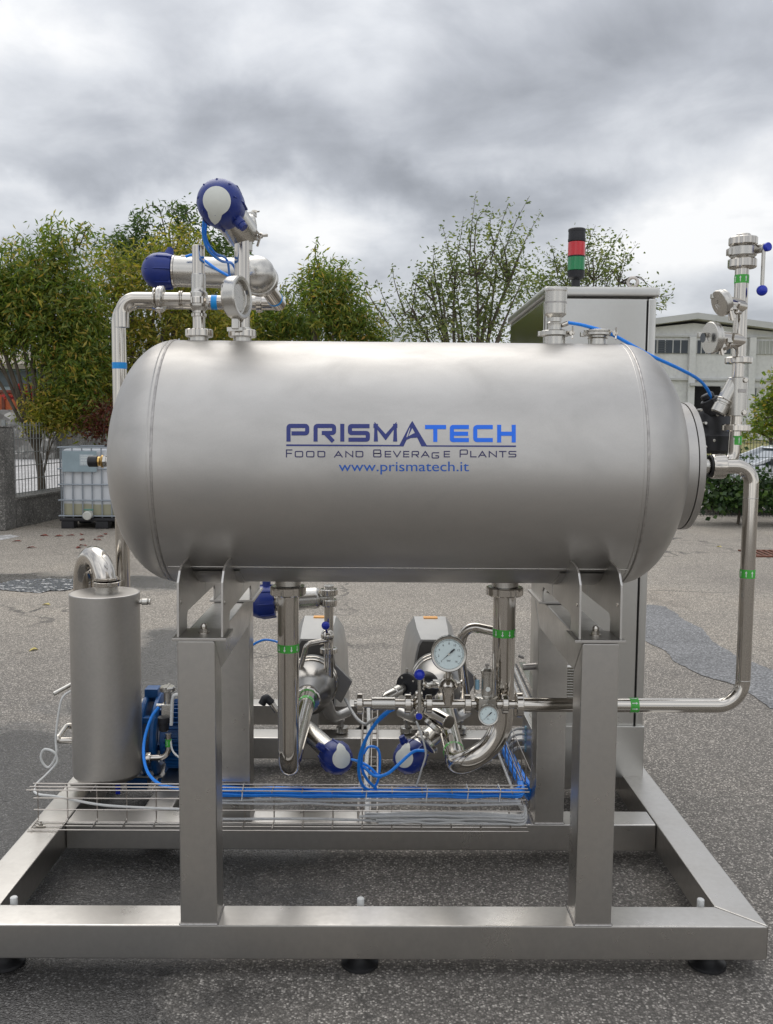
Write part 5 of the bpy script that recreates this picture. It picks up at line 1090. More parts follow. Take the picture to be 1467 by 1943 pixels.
# ---- pumps ------------------------------------------------------------------------------------
def pump(xc, zc_, label):
    t = thing('centrifugal_pump', label, 'pump', (xc, 1.5, ZT), 'steel pumps behind the tank')
    Yf, Yb_ = 1.55, 1.98
    fo = [(-43, 1340), (-41, 1266), (-37, 1240), (-33, 1222), (-27, 1213), (27, 1213), (33, 1222), (37, 1240), (41, 1266), (43, 1340)]
    bo = [(-57, 1340), (-55, 1283), (-52, 1225), (-44, 1188), (-30, 1169), (30, 1169), (44, 1188), (52, 1225), (55, 1283), (57, 1340)]
    def ring(o, Y, s_=1.0): return [V((xc+a*kk(Y)*s_, Y, at(716, c, Y).z)) for a, c in o]
    b = B(); b.rings([ring(fo, Yf), ring([(a*.5+e_[0]*.5, c*.5+e_[1]*.5) for (a, c), e_ in zip(fo, bo)], (Yf+Yb_)/2, 1.05), ring(bo, Yb_)]); b.out('motor_hood', 'hood_steel', t, ang=28)
    b = B(); b.prism([V((xc+a*.90*kk(Yf), Yf-.002, at(716, c+(3 if c < 1300 else 0), Yf).z)) for a, c in fo], (0, -.004, 0), .001); b.out('recess_shade', 'hood_shade', t, smooth=False)  # flat dark panel paints the shade of the hood's recessed front
    b = B(); zz = at(716, 1169, Yb_).z; b.box((xc-.03, Yb_-.045, zz+.0005-.012), (xc+.035, Yb_-.008, zz+.003)); b.out('orange_strip', 'strip_orange', t, smooth=False)  # small orange strip along the rear top edge of the hood
    b = B(); b.lathe((xc, P1Y-.01, zc_), Y_, [(0, .040), (.022, .042), (.024, .050), (.050, .068), (.075, .086), (.16, .100), (.20, .100), (.202, .107), (.216, .107), (.218, .098), (.235, .098), (.237, .109), (.262, .109), (.264, .085), (.40, .08)], 64); b.out('casing', 'casing_steel', t, ang=30)
    pnut(t, (xc, P1Y-.022, zc_), Y_, .052, .03, 5)
    b = B(); b.torus((xc, P1Y+.19, zc_), Y_, .102, .004, 64, 8); b.torus((xc, P1Y+.225, zc_), Y_, .105, .004, 64, 8); b.out('clamp_band', BS, t)
    b = B(); b.prism([V((xc+.095, P1Y+.24, zc_+.07)), V((xc+.165, P1Y+.24, zc_+.0)), V((xc+.150, P1Y+.24, zc_-.03)), V((xc+.12, P1Y+.24, zc_-.09)), V((xc+.095, P1Y+.24, zc_-.07))], (0, .03, 0), .002); b.out('bracket', 'casing_steel', t)
    for s_ in (-1, 1):
        x1 = xc+s_*.118; yf = 1.585
        b = B(); b.sweep(spline([(xc+s_*.05, P1Y+.27, zc_-.075), (xc+s_*.08, 1.5, ZT+.10), (x1+s_*.025, yf, ZT+.093)], 6), [.026]*8+[.021]*5, 12); arm = b.out('foot_arm', 'hood_steel', t)
        b = B(); b.cyl((x1, yf, ZT+.001), (x1, yf, ZT+.03), .026, 28, .004); b.out('foot', 'satin_steel', t)
        b = B(); b.cyl((x1, yf, ZT+.03), (x1, yf, ZT+.085), .006, 12); b.cyl((x1, yf, ZT+.050), (x1, yf, ZT+.058), .012, 6); b.out('foot_spindle', 'weld_steel', t)
    b = B(); b.box((xc-.02, 1.50, ZT+.002), (xc+.02, 1.54, zc_-.08), .002); b.out('support_leg', 'frame_steel', t, smooth=False)
    return t
zpump = (zb1+zb2)/2
pump(XD1, zb1, 'steel centrifugal pump with a pale motor hood behind the left suction pipe')
pump(XB2, zb2, 'steel centrifugal pump with a pale motor hood behind the large pressure gauge')
# discharge riser of the left pump
Yd_ = 1.30; kd = kk(Yd_); xd = at(624, 1200, Yd_).x
def zd(py): return at(624, py, Yd_).z
t = thing('discharge_riser', 'thin polished riser with unions and a blue knob on top of the left pump', 'pipe', (xd, Yd_, zd(1270)))
b = B(); b.cyl((xd, Yd_, zd(1285)), (xd, Yd_, zd(1140)), 9*kd, 24); b.out('tube', BS, t)
b = B(); b.lathe((xd, Yd_, zd(1290)), Z_, [(0, 6*kd), (zd(1240)-zd(1290), 9.5*kd), (zd(1238)-zd(1290), 17*kd), (zd(1230)-zd(1290), 17*kd), (zd(1229)-zd(1290), 9.5*kd)], 32); b.out('cone_reducer', BS, t)
pnut(t, (xd, Yd_, zd(1143)), Z_, 16*kd, 13*kd, 6); pnut(t, (xd, Yd_, zd(1123)), Z_, 17*kd, 12*kd, 6)
b = B(); b.cyl((xd, Yd_, zd(1138)), (xd, Yd_, zd(1110)), 10*kd, 24, .002); b.out('end_cap', 'satin_steel', t)
b = B(); b.ball((xd-2*kd, Yd_-.02, zd(1204)), 13*kd, 24, 12); b.out('valve_ball', BS, t)
b = B(); b.pipe([at(625, 1214, Yd_-.03), at(582, 1222, Yd_-.04), at(570, 1270, Yd_-.02)], 5*kd, .03, 16, 6); b.out('side_tube', BS, t)
b = B(); p = at(618, 1187, Yd_-.05); b.ball(p, 8*kd, 18, 10); b.cyl(p, p+Y_*.04-Z_*.03, .005, 10); b.out('knob', 'blue_knob', t)
actuator('valve_actuator', 'blue headed valve actuator peeping out right of the left rear post', at(498, 1142, Yd_), at(622, 1133, Yd_), 32*kd, 21*kd, None, None, gland=(0.0, 0, 1))
# lower actuators
Yk = 0.78; k_ = kk(Yk); hd = at(640, 1439, Yk-.10); actuator('valve_actuator', 'lower left blue headed valve actuator with a pale disc beside the cable ladder', hd, at(570, 1375, Yk+.14), 31*kk(Yk-.1), 20*k_, (CAM-hd).normalized()+V((0.32, 0, -0.02)), (0.1, 0, 1), gland=(-0.7, -0.2, 0.55))
hd = at(776, 1438, Yk-.10); actuator('valve_actuator', 'lower right blue headed valve actuator with a blue hose across its pale disc', hd, at(850, 1368, Yk+.10), 31*kk(Yk-.1), 20*k_, (CAM-hd).normalized()+V((-0.36, 0, -0.02)), (0.0, 0, 1), gland=(-0.45, -0.1, 0.95))
t = thing('branch_pipe', 'thin polished branch pipe with green tape bending behind the large gauge', 'pipe', at(900, 1190, 0.62))
b = B(); b.pipe([at(945, 1199, .58), at(884, 1186, .60), at(872, 1230, .62), at(884, 1320, .80)], 9.5*kk(.6), .045, 20, 8); b.out('tube', BS, t)
p0 = at(901, 1190, .60); p1 = at(910, 1192, .596); tape(t, p0, p1, 9.5*kk(.6), 'green_tape', 6)
t = thing('inlet_clamp_set', 'group of clamped steel fittings where the lower right actuator meets its pipe', 'fitting', at(830, 1360, .70))
clamp(t, at(822, 1378, .66), (0.7, .2, .8), .034, .020, (-.6, -.3, -.6)); clamp(t, at(812, 1412, .60), (0.7, .4, .6), .036, .016, (-.6, -.3, .6))
b = B(); b.cyl(at(852, 1372, .62), at(815, 1350, .70), .026, 20, .002); b.out('fitting_body', BS, t)
t = thing('black_diaphragm_head', 'round black plastic diaphragm head behind the blue ball lever', 'sensor', at(790, 1300, .62))
b = B(); c = at(774, 1299, .55); f = V((-0.45, -1, .1)).normalized(); b.lathe(c+f*.012, -f, [(0, .030), (.003, .036), (.020, .038), (.026, .030), (.05, .026)], 36); b.out('front_cap', 'black_plastic', t)
b = B(); c2 = at(808, 1300, .66); b.ball(c2, .046, 28, 14, f, .8); b.out('rear_housing', 'black_plastic', t)
for k in range(4): a_, u, v = frame_of(f); p = c+f*.012+(u*math.cos(k*PI/2+.6)+v*math.sin(k*PI/2+.6))*.028; b = B(); b.cyl(p, p+f*.003, .0035, 8); b.out('screw', 'satin_steel', t)
b = B(); p = at(772, 1281, .56); b.cyl(p, p+Z_*.022, .004, 10); b.out('pin', 'satin_steel', t)
t = thing('y_strainer', 'small knurled steel fitting slanting up to the black diaphragm head', 'fitting', at(745, 1315, .5))
b = B(); b.lathe(at(728, 1325, .46), at(772, 1302, .55)-at(728, 1325, .46), [(0, .008), (.012, .015), (.05, .016), (.052, .018), (.075, .018), (.078, .014), (.1, .012)], 24); b.out('strainer_body', 'satin_steel', t)
t = thing('elbow_connector', 'black right angle plug connector beside the left rear post', 'connector', at(505, 1330, 1.0))
b = B(); b.pipe([at(497, 1336, 1.0), at(504, 1322, 1.0), at(516, 1334, 1.0)], .014, .006, 12, 4); b.out('plug', 'black_plastic', t); b = B(); b.cyl(at(516, 1334, 1.0), at(526, 1350, 1.0), .011, 16, .001); b.out('nut', BS, t)
# ---- control cabinet ---------------------------------------------------------------------------
Yc = 1.12; CXr = at(1215, 1470, Yc).x; CXl = at(1037, 560, Yc).x; CZb = at(1214, 1471, Yc).z; CZt = at(1140, 545, Yc).z; Yce = solveY(969, 600, CXl)
t = thing('control_cabinet', 'tall stainless control cabinet with a rain roof standing behind the right side of the tank', 'cabinet', ((CXl+CXr)/2, (Yc+Yce)/2, ZT))
kc = kk(Yc); zpl = at(1214, 1374, Yc).z; rz = 19*kc
zmid = at(1100, 1070, Yc).z
b = B(); b.box((CXl, Yc+.006, zmid), (CXr-.003, Yce, CZt-rz), .004); body = b.out('body', 'cabinet_steel', t)
b = B(); b.box((CXl+.001, Yc+.006, zpl-.02), (CXr-.004, Yc+.20, zmid-.0005), .004); b.out('lower_body', 'cabinet_steel', t)
b = B(); b.box((CXl-.0035, Yc+.03, zmid+.02), (CXl-.0005, Yce-.03, CZt-rz-.012), .001); b.out('side_panel', 'cabinet_gloss', t)
xs_ = CXr-.030
b = B(); b.box((CXl+.004, Yc-.012, zpl-.01), (xs_-.005, Yc+.0055, CZt-rz-.006), .004); pn = b.out('front_panel', 'cabinet_steel', t)
b = B(); b.box((xs_, Yc-.014, zpl-.01), (CXr, Yc+.0055, CZt-rz-.003), .006); b.out('door_edge', 'cabinet_steel', t)
b = B(); b.box((xs_-.0045, Yc-.004, zpl), (xs_-.0005, Yc+.0052, CZt-rz-.01)); b.out('door_gap', 'black_rubber', t, smooth=False)
b = B(); b.box((CXl-.012, Yc-.022, CZt-rz+.001), (CXr+.010, Yce+.012, CZt), .009); rf = b.out('rain_roof', 'cabinet_steel', t)
b = B(); b.box((CXl-.02, Yc-.030, CZb), (CXr+.002, Yc-.0145, zpl), .003); b.box((CXl-.02, Yc-.0140, CZb+.003), (CXr-.002, Yc+.22, zpl-.021), .003); b.out('plinth', 'cabinet_steel', t)
b = B(); b.box((CXl+.03, Yc+.01, ZT+.0008-.03 if CZb > ZT+.03 else CZb-.06), (CXr-.03, Yc+.20, CZb-.001), .002); b.out('base_frame', 'frame_steel', t)
xl0 = at(1070, 1290, Yc-.012).x; xl1 = at(1090, 1290, Yc-.012).x
for k in range(14):
    z = at(1080, 1262+k*5.0, Yc-.012).z; b = B(); b.prism([V((xl0, Yc-.0125, z)), V((xl0, Yc-.020, z-.006)), V((xl0, Yc-.0125, z-.007))], (xl1-xl0+.10, 0, 0)); b.out('louvre', 'satin_steel', pn)
for px, yy_ in ((1061, Yc+.45), (1201, Yc+.12)):
    c = V((at(px, 530, yy_).x, yy_, CZt)); b = B(); b.cyl(c, c+Z_*.012, .016, 20, .002); b.torus(c+Z_*.036, (0.4, 1, 0), .018, .006, 28, 10); b.cyl(c, c+Z_*.022, .010, 12); b.out('lifting_eye', 'wire_steel', t)
# signal tower
Ys = Yc+.22; xs2 = at(1093, 520, Ys).x; ks = kk(Ys)
t = thing('signal_tower', 'red over green signal tower light with a black cap on the cabinet roof', 'signal light', (xs2, Ys, CZt))
zs = lambda py: at(1093, py, Ys).z
b = B(); b.cyl((xs2, Ys, CZt+.0005), (xs2, Ys, zs(529)), 8*ks, 20, .001); b.cyl((xs2, Ys, CZt+.0005), (xs2, Ys, CZt+.006), 13*ks, 20, .001); b.out('stem', 'black_plastic', t)
b = B(); b.lathe((xs2, Ys, zs(531)), Z_, [(0, 10*ks), (zs(527)-zs(531), 15*ks), (zs(515)-zs(531), 16.5*ks), (zs(514)-zs(531), 15*ks)], 36); b.out('base', 'black_plastic', t)
for nm, a_, c_, m_ in (('green_lens', 513.5, 488, 'green_lens'), ('red_lens', 486.5, 460, 'red_lens')):
    b = B(); h_ = zs(c_)-zs(a_); b.lathe((xs2, Ys, zs(a_)), Z_, [(0, 15.4*ks), (.002, 16*ks), (h_-.002, 16*ks), (h_, 15.4*ks)], 36); ln = b.out(nm, m_, t)
    for j in range(16):
        pass
b = B(); h_ = zs(434)-zs(459); b.lathe((xs2, Ys, zs(459)), Z_, [(0, 15.8*ks), (.002, 16.4*ks), (.010, 16.4*ks), (.0105, 15.8*ks), (h_-.012, 15.6*ks), (h_-.011, 16.2*ks), (h_-.003, 16.2*ks), (h_, 14.5*ks)], 36); b.out('cap', 'black_plastic', t)
for p_ in (487.2,): b = B(); b.cyl((xs2, Ys, zs(p_)-.001), (xs2, Ys, zs(p_)+.002), 16.6*ks, 36); b.out('joint_ring', 'black_plastic', t)
# ---- silencer vessel at the left ----------------------------------------------------------------
Ym_ = 1.0; km = kk(Ym_); xm = at(202, 1300, Ym_).x; rm = 65.5*km; zmt = at(200, 1124, Ym_).z; zmb = at(205, 1470, Ym_).z
t = thing('steel_vessel', 'plain upright steel cylinder vessel standing at the left end of the skid', 'vessel', (xm, Ym_, zmb))
b = B(); b.lathe((xm, Ym_, zmb), Z_, [(0, rm*.90), (.012, rm*.985), (.022, rm), (zmt-zmb-.003, rm), (zmt-zmb, rm-.003)], 72); b.out('shell', 'vessel_steel', t)
b = B(); b.torus((xm, Ym_, zmt-.002), Z_, rm-.003, .003, 72, 8); b.out('rim_weld', 'tank_steel', t)
b = B(); xf = at(203, 1112, Ym_).x; b.cyl((xf, Ym_, zmt-.001), (xf, Ym_, zmt+.030), 21.5*km, 36); b.lathe((xf, Ym_, zmt+.026), Z_, [(0, 24*km), (.004, 26*km), (.014, 26*km), (.016, 24*km)], 36); b.out('neck', 'satin_steel', t); pnut(t, (xf, Ym_, zmt+.033), Z_, 26.5*km, .018, 6)
pnut(t, (xf, Ym_, zmt+.050), Z_, 22.5*km, .010, 6)
Yu = 1.20; xu_ = at(159, 1100, Yu).x; zu = at(180, 1036, 1.1).z-.040
b = B(); dx = V((xu_-xf, Yu-Ym_, 0)); Lh = dx.length; arc = [V((xf, Ym_, zmt+.045))]
ctr = V((xf, Ym_, 0))+dx/2; zc0 = zu-Lh/2
for i in range(17): a = PI*i/16; arc.append(V((ctr.x, ctr.y, zc0))-dx/2*math.cos(a)+Z_*(Lh/2)*math.sin(a))
arc.append(V((xu_, Yu, zc0-.30))); b.sweep(arc, .0395, 32); b.out('u_bend', BS, t)
b = B(); p = at(262, 1142, Ym_); b.cyl(p, p+X_*.038, .0085, 16, .001); b.cyl(p+X_*.014, p+X_*.036, .0125, 16, .002); b.cyl(p+X_*.040, p+X_*.046, .0115, 16, .001); b.out('side_nipple', 'satin_steel', t)
b = B(); p0 = at(145, 1294, 1.05); p1 = at(102, 1317, 1.0); b.cyl(p0, p1, .0085, 14, .001); b.out('drain_stub', 'satin_steel', t)
b = B(); b.pipe([at(150, 1405, 1.02), at(112, 1405, 1.0), at(110, 1400, 1.0), at(126, 1377, 1.12), at(150, 1378, 1.14)], .0115, .018, 16, 6); b.out('bent_tube', BS, t)
b = B(); xd2 = at(207, 1480, Ym_).x; b.cyl((xd2, Ym_, zmb+.002), (xd2, Ym_, zmb-.055), .012, 20, .001); dv_ = b.out('drain_tube', 'satin_steel', t)
b = B(); p = at(224, 1492, Ym_-.02); b.box(p-V((.009, .004, .030)), p+V((.009, .004, .008)), .003); b.out('blue_lever', 'blue_knob', dv_)
b = B(); b.box((-1.135+.02, Ym_-.03, ZT+.0008), (xm+.02, Ym_+.03, ZT+.012), .002); b.cyl((-1.06, Ym_+.02, ZT+.012), (-1.06, Ym_+.02, zmb+.05), .012, 14); b.out('support_bracket', 'frame_steel', t)
cable('sensor_cable', 'loose pale grey cable looping down at the left of the upright vessel', [at(140, 1308, 1.0), at(120, 1322, .98), at(112, 1350, .97), at(106, 1400, .96), at(107, 1432, .95), at(92, 1456, .95), at(78, 1440, .95), at(84, 1422, .95), at(104, 1428, .94), at(108, 1446, .94), at(90, 1468, .92), at(68, 1490, .80), at(70, 1506, .70), at(110, 1512, .66), at(190, 1527, .64), at(280, 1533, .64), at(370, 1536, .635)], .0042, 'cable_white', n=10)
# ---- blue cast pump at the left -------------------------------------------------------------------
Yp = 1.22; kp = kk(Yp)
t = thing('blue_pump', 'blue painted cast pump and motor between the upright vessel and the left front post', 'pump', at(320, 1470, Yp))
zf = at(320, 1478, Yp).z; cc = at(322, 1392, Yp); R_ = 74*kp
b = B(); b.lathe(V((at(262, 1392, Yp).x, Yp, cc.z)), X_, [(0, R_*.55), (.008, R_*.62), (.03, R_*.70), (.034, R_*1.06), (.046, R_*1.08), (.050, R_*.80)], 48); b.out('volute', 'blue_cast', t)
for px in (278, 300):
    x = at(px, 1392, Yp).x; b = B(); b.lathe((x, Yp, cc.z), X_, [(0, R_*1.02), (.004, R_*1.06), (.016, R_*1.06), (.020, R_*1.02), (.020, R_*.80), (0, R_*.80)], 56, False, ) ; b.bm.faces.ensure_lookup_table(); b.out('flange_ring', 'blue_cast', t)
for k in range(6):
    a = 2*PI*k/6+.35; d = V((0, math.cos(a), math.sin(a))); p = V((at(276, 1392, Yp).x, Yp, cc.z))+d*R_*.93; b = B(); b.box(p-V((0, .016, .012)), p+V((at(302, 1392, Yp).x-at(278, 1392, Yp).x+.02, .016, .012)), .003); b.out('lantern_rib', 'blue_cast', t)
x0_ = at(304, 1392, Yp).x+.02; b = B(); b.cyl((x0_, Yp, cc.z), (x0_+.30, Yp, cc.z), R_*.72, 48, .004); mt_ = b.out('motor_body', 'blue_cast', t)
b = B()
for k in range(40):
    a = 2*PI*k/40; d = V((0, math.cos(a), math.sin(a))); s_ = V((0, -math.sin(a), math.cos(a)))*.0018; p = V((x0_+.02, Yp, cc.z)); b.prism([p+d*R_*.71-s_, p+d*R_*.71+s_, p+d*R_*.90+s_*.6, p+d*R_*.90-s_*.6], (.24, 0, 0))
b.out('cooling_fins', 'blue_cast', mt_, smooth=False)
b = B(); p = at(290, 1311, Yp); b.box(p-V((.026, .03, .02)), p+V((.026, .03, .015)), .004); b.out('terminal_block', 'blue_cast', t)
for px in (272, 330):
    b = B(); x = at(px, 1470, Yp).x; b.box((x-.035, Yp-.10, max(zf-.02, ZT*.0+.11)), (x+.035, Yp+.10, zf), .004); b.prism([V((x-.03, Yp-.07, zf)), V((x+.03, Yp-.07, zf)), V((x+.018, Yp-.05, cc.z-R_*.6)), V((x-.018, Yp-.05, cc.z-R_*.6))], (0, .12, 0), .003); b.out('foot', 'blue_cast', t)
b = B(); x = cc.x; b.box((x-.20, Yp-.11, ZT-.02), (x+.25, Yp+.11, max(zf-.0205, ZT-.019)), .003); b.out('mounting_plate', 'frame_steel', t)
Yq2 = 1.02; t = thing('water_inlet_fitting', 'shiny round capped fitting with a black coil valve in front of the blue pump', 'valve', at(318, 1340, Yq2)); k2 = kk(Yq2)
b = B(); c = at(318, 1306, Yq2); b.lathe(c-Z_*.012, Z_, [(0, 12*k2), (.004, 15*k2), (.016, 15*k2), (.020, 13*k2)], 32); b.box(c-V((.004, .03, -.006)), c+V((.004, .03, .012)), .001); b.cyl(c-Z_*.012, c-Z_*.060, .014, 20); b.out('cap', 'satin_steel', t)
b = B(); p = at(318, 1345, Yq2); b.box(p-V((.020, .018, .028)), p+V((.020, .018, .022)), .004); b.cyl(p-X_*.04+Z_*.012, p+Z_*.012, .007, 12); b.out('valve_block', 'satin_steel', t)
b = B(); p = at(311, 1372, Yq2-.02); b.lathe(p-Z_*.03+Y_*0, Z_, [(0, .014), (.004, .018), (.030, .019), (.032, .022), (.052, .022), (.055, .015)], 24); b.out('coil', 'black_plastic', t)
b = B(); p = at(327, 1322, Yq2-.03); b.pipe([at(338, 1318, Yq2-.03), at(330, 1319, Yq2-.03), at(327, 1330, Yq2-.03), at(325, 1376, Yq2-.03)], .0062, .01, 12, 5); b.out('white_tube', 'cable_white', t)
b = B(); b.pipe([at(320, 1392, Yq2), at(320, 1437, Yq2), at(283, 1438, Yq2)], 5.8*k2, .040, 20, 8); eb = b.out('elbow_tube', BS, t); tape(t, at(320, 1402, Yq2), at(320, 1416, Yq2), 5.8*k2, 'green_tape', 4)
pnut(t, at(282, 1438, Yq2), X_, 11*k2, .018, 4)
cable('air_hose', 'blue hose bowing down in front of the blue pump into the cable tray', [at(301, 1342, Yq2-.03), at(287, 1362, Yq2-.06), at(275, 1400, Yq2-.10), at(273, 1436, Yq2-.15), at(281, 1466, Yq2-.22), at(300, 1486, .72), at(325, 1494, .64), at(360, 1497, .63)], .0055, n=10)
cable('sensor_cable', 'short pale grey cable behind the left front post next to the green taped elbow', [at(323, 1400, Yq2), at(328, 1425, Yq2-.02), at(345, 1440, Yq2-.05), at(370, 1450, Yq2-.05)], .0035, 'cable_white')
# ---- wire mesh cable tray -----------------------------------------------------------------------------
Yt0, Yt1 = .581, .655-.012; xt0 = at(52, 1577, Yt0).x; xt1 = at(1003, 1577, Yt0).x; zt0 = ZT+.004; zt1 = at(400, 1488, Yt1).z
t = thing('cable_tray', 'long wire mesh cable tray running across the skid behind the front posts', 'cable tray', ((xt0+xt1)/2, Yt1, zt0)); wr = .0022
b = B()
for z in (zt0, zt0+(zt1-zt0)*.32, zt0+(zt1-zt0)*.62, zt1): b.cyl((xt0, Yt1, z), (xt1, Yt1, z), wr, 6)
for (y, z) in ((Yt0, zt0), ((Yt0+Yt1)/2, zt0), (Yt0, zt1+.002), ((Yt0+Yt1)/2, zt1+.001)): b.cyl((xt0, y, z), (xt1, y, z), wr, 6)
b.out('long_wires', 'wire_steel', t)
n_ = int((xt1-xt0)/.0975)
for k in range(n_+1):
    x = xt0+.012+k*.0975; b = B(); b.sweep(round_path([(x, Yt0, zt0+.0055), (x, Yt1+.0055, zt0+.0055), (x, Yt1+.0055, zt1-.004), (x, Yt0, zt1-.003)], .006, 3), wr, 6); b.out('cross_wire', 'wire_steel', t)
for px, py in ((78, 1567), (445, 1531)):
    p = at(px, py, Yt1-.03 if px < 100 else Yt1-.008); b = B(); b.box(p-V((.014, .006, .002)), p+V((.014, .006, .003)), .001); b.cyl(p, p+Z_*.016, .0035, 8); b.cyl(p+Z_*.004, p+Z_*.009, .007, 6); b.out('tray_clip', 'bright_steel', t)
# side branch of the tray, running back along the right
xa0, xa1 = at(952, 1424, 1.35).x-.01, at(1008, 1480, Yt1).x+.012
t = thing('side_cable_tray', 'wire mesh tray branch running back along the right rear post', 'cable tray', (xa1, 1.0, zt0)); b = B(); ye = 1.75
for (x, z) in ((xa0, zt0+.006), ((xa0+xa1)/2, zt0+.006), (xa1, zt0+.006), (xa1+.004, zt0+.05), (xa1+.008, zt1), (xa0, zt1-.03)): b.cyl((x, Yt1+.12, z), (x, ye, z), wr, 6)
b.out('long_wires', 'wire_steel', t)
for k in range(10): y = Yt1+.13+k*.10; b = B(); b.sweep(round_path([(xa0, y, zt1-.03), (xa0, y, zt0), (xa1+.004, y, zt0), (xa1+.008, y, zt1)], .006, 3), wr, 6); b.out('cross_wire', 'wire_steel', t)
t = thing('cable_ladder', 'narrow wire ladder running back between the two pumps', 'cable tray', (-.02, 1.2, ZT)); b = B()
xq0, xq1 = -.056, .006
for x in (xq0, (xq0+xq1)/2+.008, xq1): b.cyl((x, .66, ZT+.006), (x, 2.03, ZT+.006), .0026, 6)
for x in (xq0-.002, xq1+.002): b.cyl((x, .66, ZT+.045), (x, 2.0, ZT+.045), .0022, 6)
b.out('long_wires', 'wire_steel', t); b = B()
for k in range(14): y = .68+k*.10; b.sweep(round_path([(xq0-.002, y, ZT+.045), (xq0-.002, y, ZT+.0015), (xq1+.002, y, ZT+.0015), (xq1+.002, y, ZT+.045)], .004, 3), .0024, 6)
b.out('rungs', 'wire_steel', t)
# cable bundles
rs = random.Random(5)
t = thing('blue_cable_bundle', 'bundle of bright blue cables tied along the top of the tray under the tank', 'cables', (0, Yt1, zt1))
xb0 = at(400, 1500, Yt1).x-.06; xb1 = at(988, 1500, Yt1).x
for k in range(11):
    r_ = .0048; by = Yt1-.012-(k % 4)*.0085; bz_ = zt1-.008-(k//4)*.0095
    x_st = xb0+rs.uniform(0, .03)
    pts = [V((x, by+rs.uniform(-.003, .003), bz_+rs.uniform(-.0035, .0035))) for x in np.linspace(x_st, xb1-rs.uniform(0, .02), 13)]
    e_ = V((xb1+.005+(k % 4)*.004, Yt1+.06, bz_-.004)); 
    pts += [e_, V(((xa0+xa1)/2+.02+(k % 4)*.011, Yt1+.16, zt0+.018+(k//4)*.010)), V(((xa0+xa1)/2+(k % 4)*.011, Yt1+.45, zt0+.016+(k//4)*.009)), V(((xa0+xa1)/2+(k % 4)*.011-.01, 1.55, zt0+.016+(k//4)*.009))]
    b = B(); b.wire(pts, r_, 8, 5); b.out('cable', 'cable_blue', t)
for px in (463, 695, 808, 885, 945):
    x = at(px, 1500, Yt1).x; b = B(); b.sweep([V((x+.0, Yt1+.004, zt1+.003)), V((x+.003, Yt1-.045, zt1+.002)), V((x-.001, Yt1-.047, zt1-.036)), V((x+.001, Yt1+.004, zt1-.036)), V((x+.0, Yt1+.0041, zt1+.003))], .0018, 6); b.out('cable_tie', 'cable_white', t)
t = thing('grey_cable_bundle', 'bundle of pale grey cables lying along the bottom of the tray', 'cables', (0.3, Yt1, zt0))
for k in range(9):
    y = Yt1-.010-(k % 3)*.012; z = zt0+.016+(k//3)*.011; x0 = -.62 if k == 0 else at(690, 1550, Yt1).x+rs.uniform(-.02, .05)
    pts = [V((x, y+rs.uniform(-.004, .004), z+rs.uniform(-.003, .003))) for x in np.linspace(x0, xb1+.005, 9)]+[V((xb1+.02, Yt1+.03, z+.01)), V(((xa0+xa1)/2-.02, Yt1+.18, zt0+.014)), V(((xa0+xa1)/2-.025, 1.5, zt0+.014))]
    b = B(); b.wire(pts, .0046, 8, 5); b.out('cable', 'cable_grey', t)
t = thing('middle_cable_pair', 'pair of thin grey cables held below the blue bundle in the tray', 'cables', (0, Yt1, zt1-.04))
for k in range(2):
    pts = [V((x, Yt1-.008-k*.01, zt1-.050-k*.009+rs.uniform(-.003, .003))) for x in np.linspace(-.62, xb1, 12)]; b = B(); b.wire(pts, .0040, 8, 5); b.out('cable', 'cable_grey', t)
# loose blue cables between the actuators
cable('blue_control_cable', 'blue cable curving from the instrument line down into the big loop by the ladder', [at(748, 1345, .33), at(725, 1358, .36), at(700, 1392, .42), at(684, 1430, .48), at(681, 1465, .52), at(688, 1490, .57), at(705, 1500, .62), at(740, 1500, .63)], .0052, n=12)
cable('blue_control_cable', 'blue cable beside the big loop rising to the ladder between the blue heads', [at(742, 1347, .36), at(712, 1375, .42), at(692, 1410, .48), at(686, 1450, .52), at(696, 1478, .56), at(716, 1498, .62)], .0046, n=12)
cable('blue_control_cable', 'blue hose running across the disc of the lower right blue head to the loop', [at(806, 1424, .50), at(785, 1426, .52), at(757, 1450, .50), at(735, 1468, .50), at(712, 1472, .52), at(690, 1455, .52)], .0050, n=10)
cable('blue_control_cable', 'short blue cable leaving the lower left blue head towards the loop', [at(668, 1441, .62), at(684, 1446, .56), at(702, 1456, .54), at(716, 1470, .53), at(724, 1475, .53)], .0044, n=10)
cable('blue_control_cable', 'small round blue cable loop hanging over the ladder', [at(690, 1430, .60), at(700, 1417, .60), at(716, 1420, .60), at(721, 1440, .60), at(718, 1478, .60), at(710, 1495, .62)], .0042, n=10)
cable('blue_control_cable', 'short blue cable arching between the left rear post and the left suction pipe', [at(470, 1232, .90), at(486, 1220, .88), at(505, 1214, .84), at(530, 1220, .80), at(550, 1240, .75)], .0040, n=10)
cable('motor_cable', 'grey cable hanging from the left pump down to the ladder', [at(655, 1326, 1.40), at(668, 1350, 1.30), at(680, 1366, 1.2), at(694, 1374, 1.15), at(704, 1368, 1.12), at(716, 1362, 1.1)], .0060, 'cable_grey', n=10)
cable('motor_cable', 'thin white cable hanging from the lower right blue head to the tray', [at(790, 1368, .50), at(800, 1395, .48), at(808, 1430, .50), at(800, 1460, .54), at(790, 1492, .60)], .0030, 'cable_white', n=10)
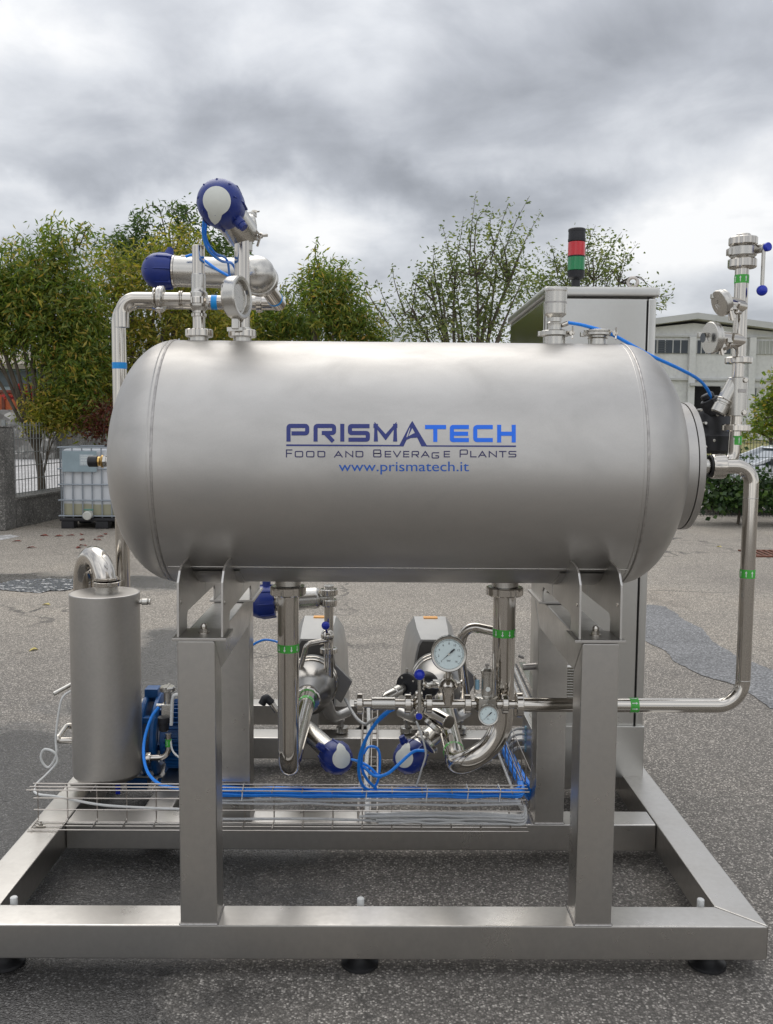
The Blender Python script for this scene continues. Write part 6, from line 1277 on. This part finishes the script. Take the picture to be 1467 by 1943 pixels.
cable('motor_cable', 'thick white cable lying in the ladder between the two pumps', [V((-.035, 1.9, ZT+.016)), V((-.030, 1.5, ZT+.014)), V((-.036, 1.1, ZT+.015)), V((-.028, .8, ZT+.015)), V((-.02, .66, ZT+.02)), V((.05, .635, ZT+.024))], .0085, 'cable_white', n=8)
# cable glands on the cabinet side and bars beside the rear post
for i, (py, lb) in enumerate(((1382, 'uppermost pale blue cable gland on the cabinet side beside the right rear post'), (1393, 'second pale blue cable gland below the uppermost one on the cabinet side'), (1404, 'third pale blue cable gland counted from the top on the cabinet side'), (1419, 'lowest and widest pale blue cable gland on the cabinet side'))):
    c = at(1003, py, 1.25); t = thing('cable_gland', lb, 'cable gland', c, 'cable glands on the cabinet side'); rr = .011 if i < 3 else .017
    b = B(); b.cyl(c-X_*.016, c+X_*.016, rr, 8, .002); b.out('gland_nut', 'gland_blue', t); b = B(); b.cyl(c+X_*.016, V((CXl-.02, c.y, c.z)), rr*.8, 16); b.out('gland_body', 'gland_blue', t)
    b = B(); b.wire([c-X_*.016, c-X_*.05-Z_*.004, c-X_*.08-Z_*.03, V((xa0+.05, c.y+.04, zt0+.03))], rr*.45, 8, 6); b.out('cable', 'cable_grey', t)
t = thing('rising_tray', 'bright steel channel rising back beside the right rear post with cables on it', 'cable tray', at(1000, 1290, 1.1)); b = B()
pA, pB = at(1018, 1326, .80), at(984, 1258, 1.30)
b.prism([pA, pA+X_*.028, pA+X_*.028+Z_*.004, pA+Z_*.004], pB-pA); b.out('channel', BS, t, smooth=False)
for k in range(4): b = B(); o_ = V((-.012-.012*k, 0, -.008-.006*k)); b.cyl(pA+o_, pB+o_*.8, .0038, 8); b.out('cable', 'cable_grey' if k % 2 else 'black_rubber', t)
t = thing('stand_off_stub', 'short dark steel stub sticking out of the right rear post', 'fitting', at(1005, 1264, .9)); b = B(); b.cyl(at(992, 1266, .70), at(1018, 1264, .70), .011, 16, .002); b.cyl(at(984, 1244, .74), at(994, 1248, .74), .005, 10); b.out('stub', 'weld_steel', t)
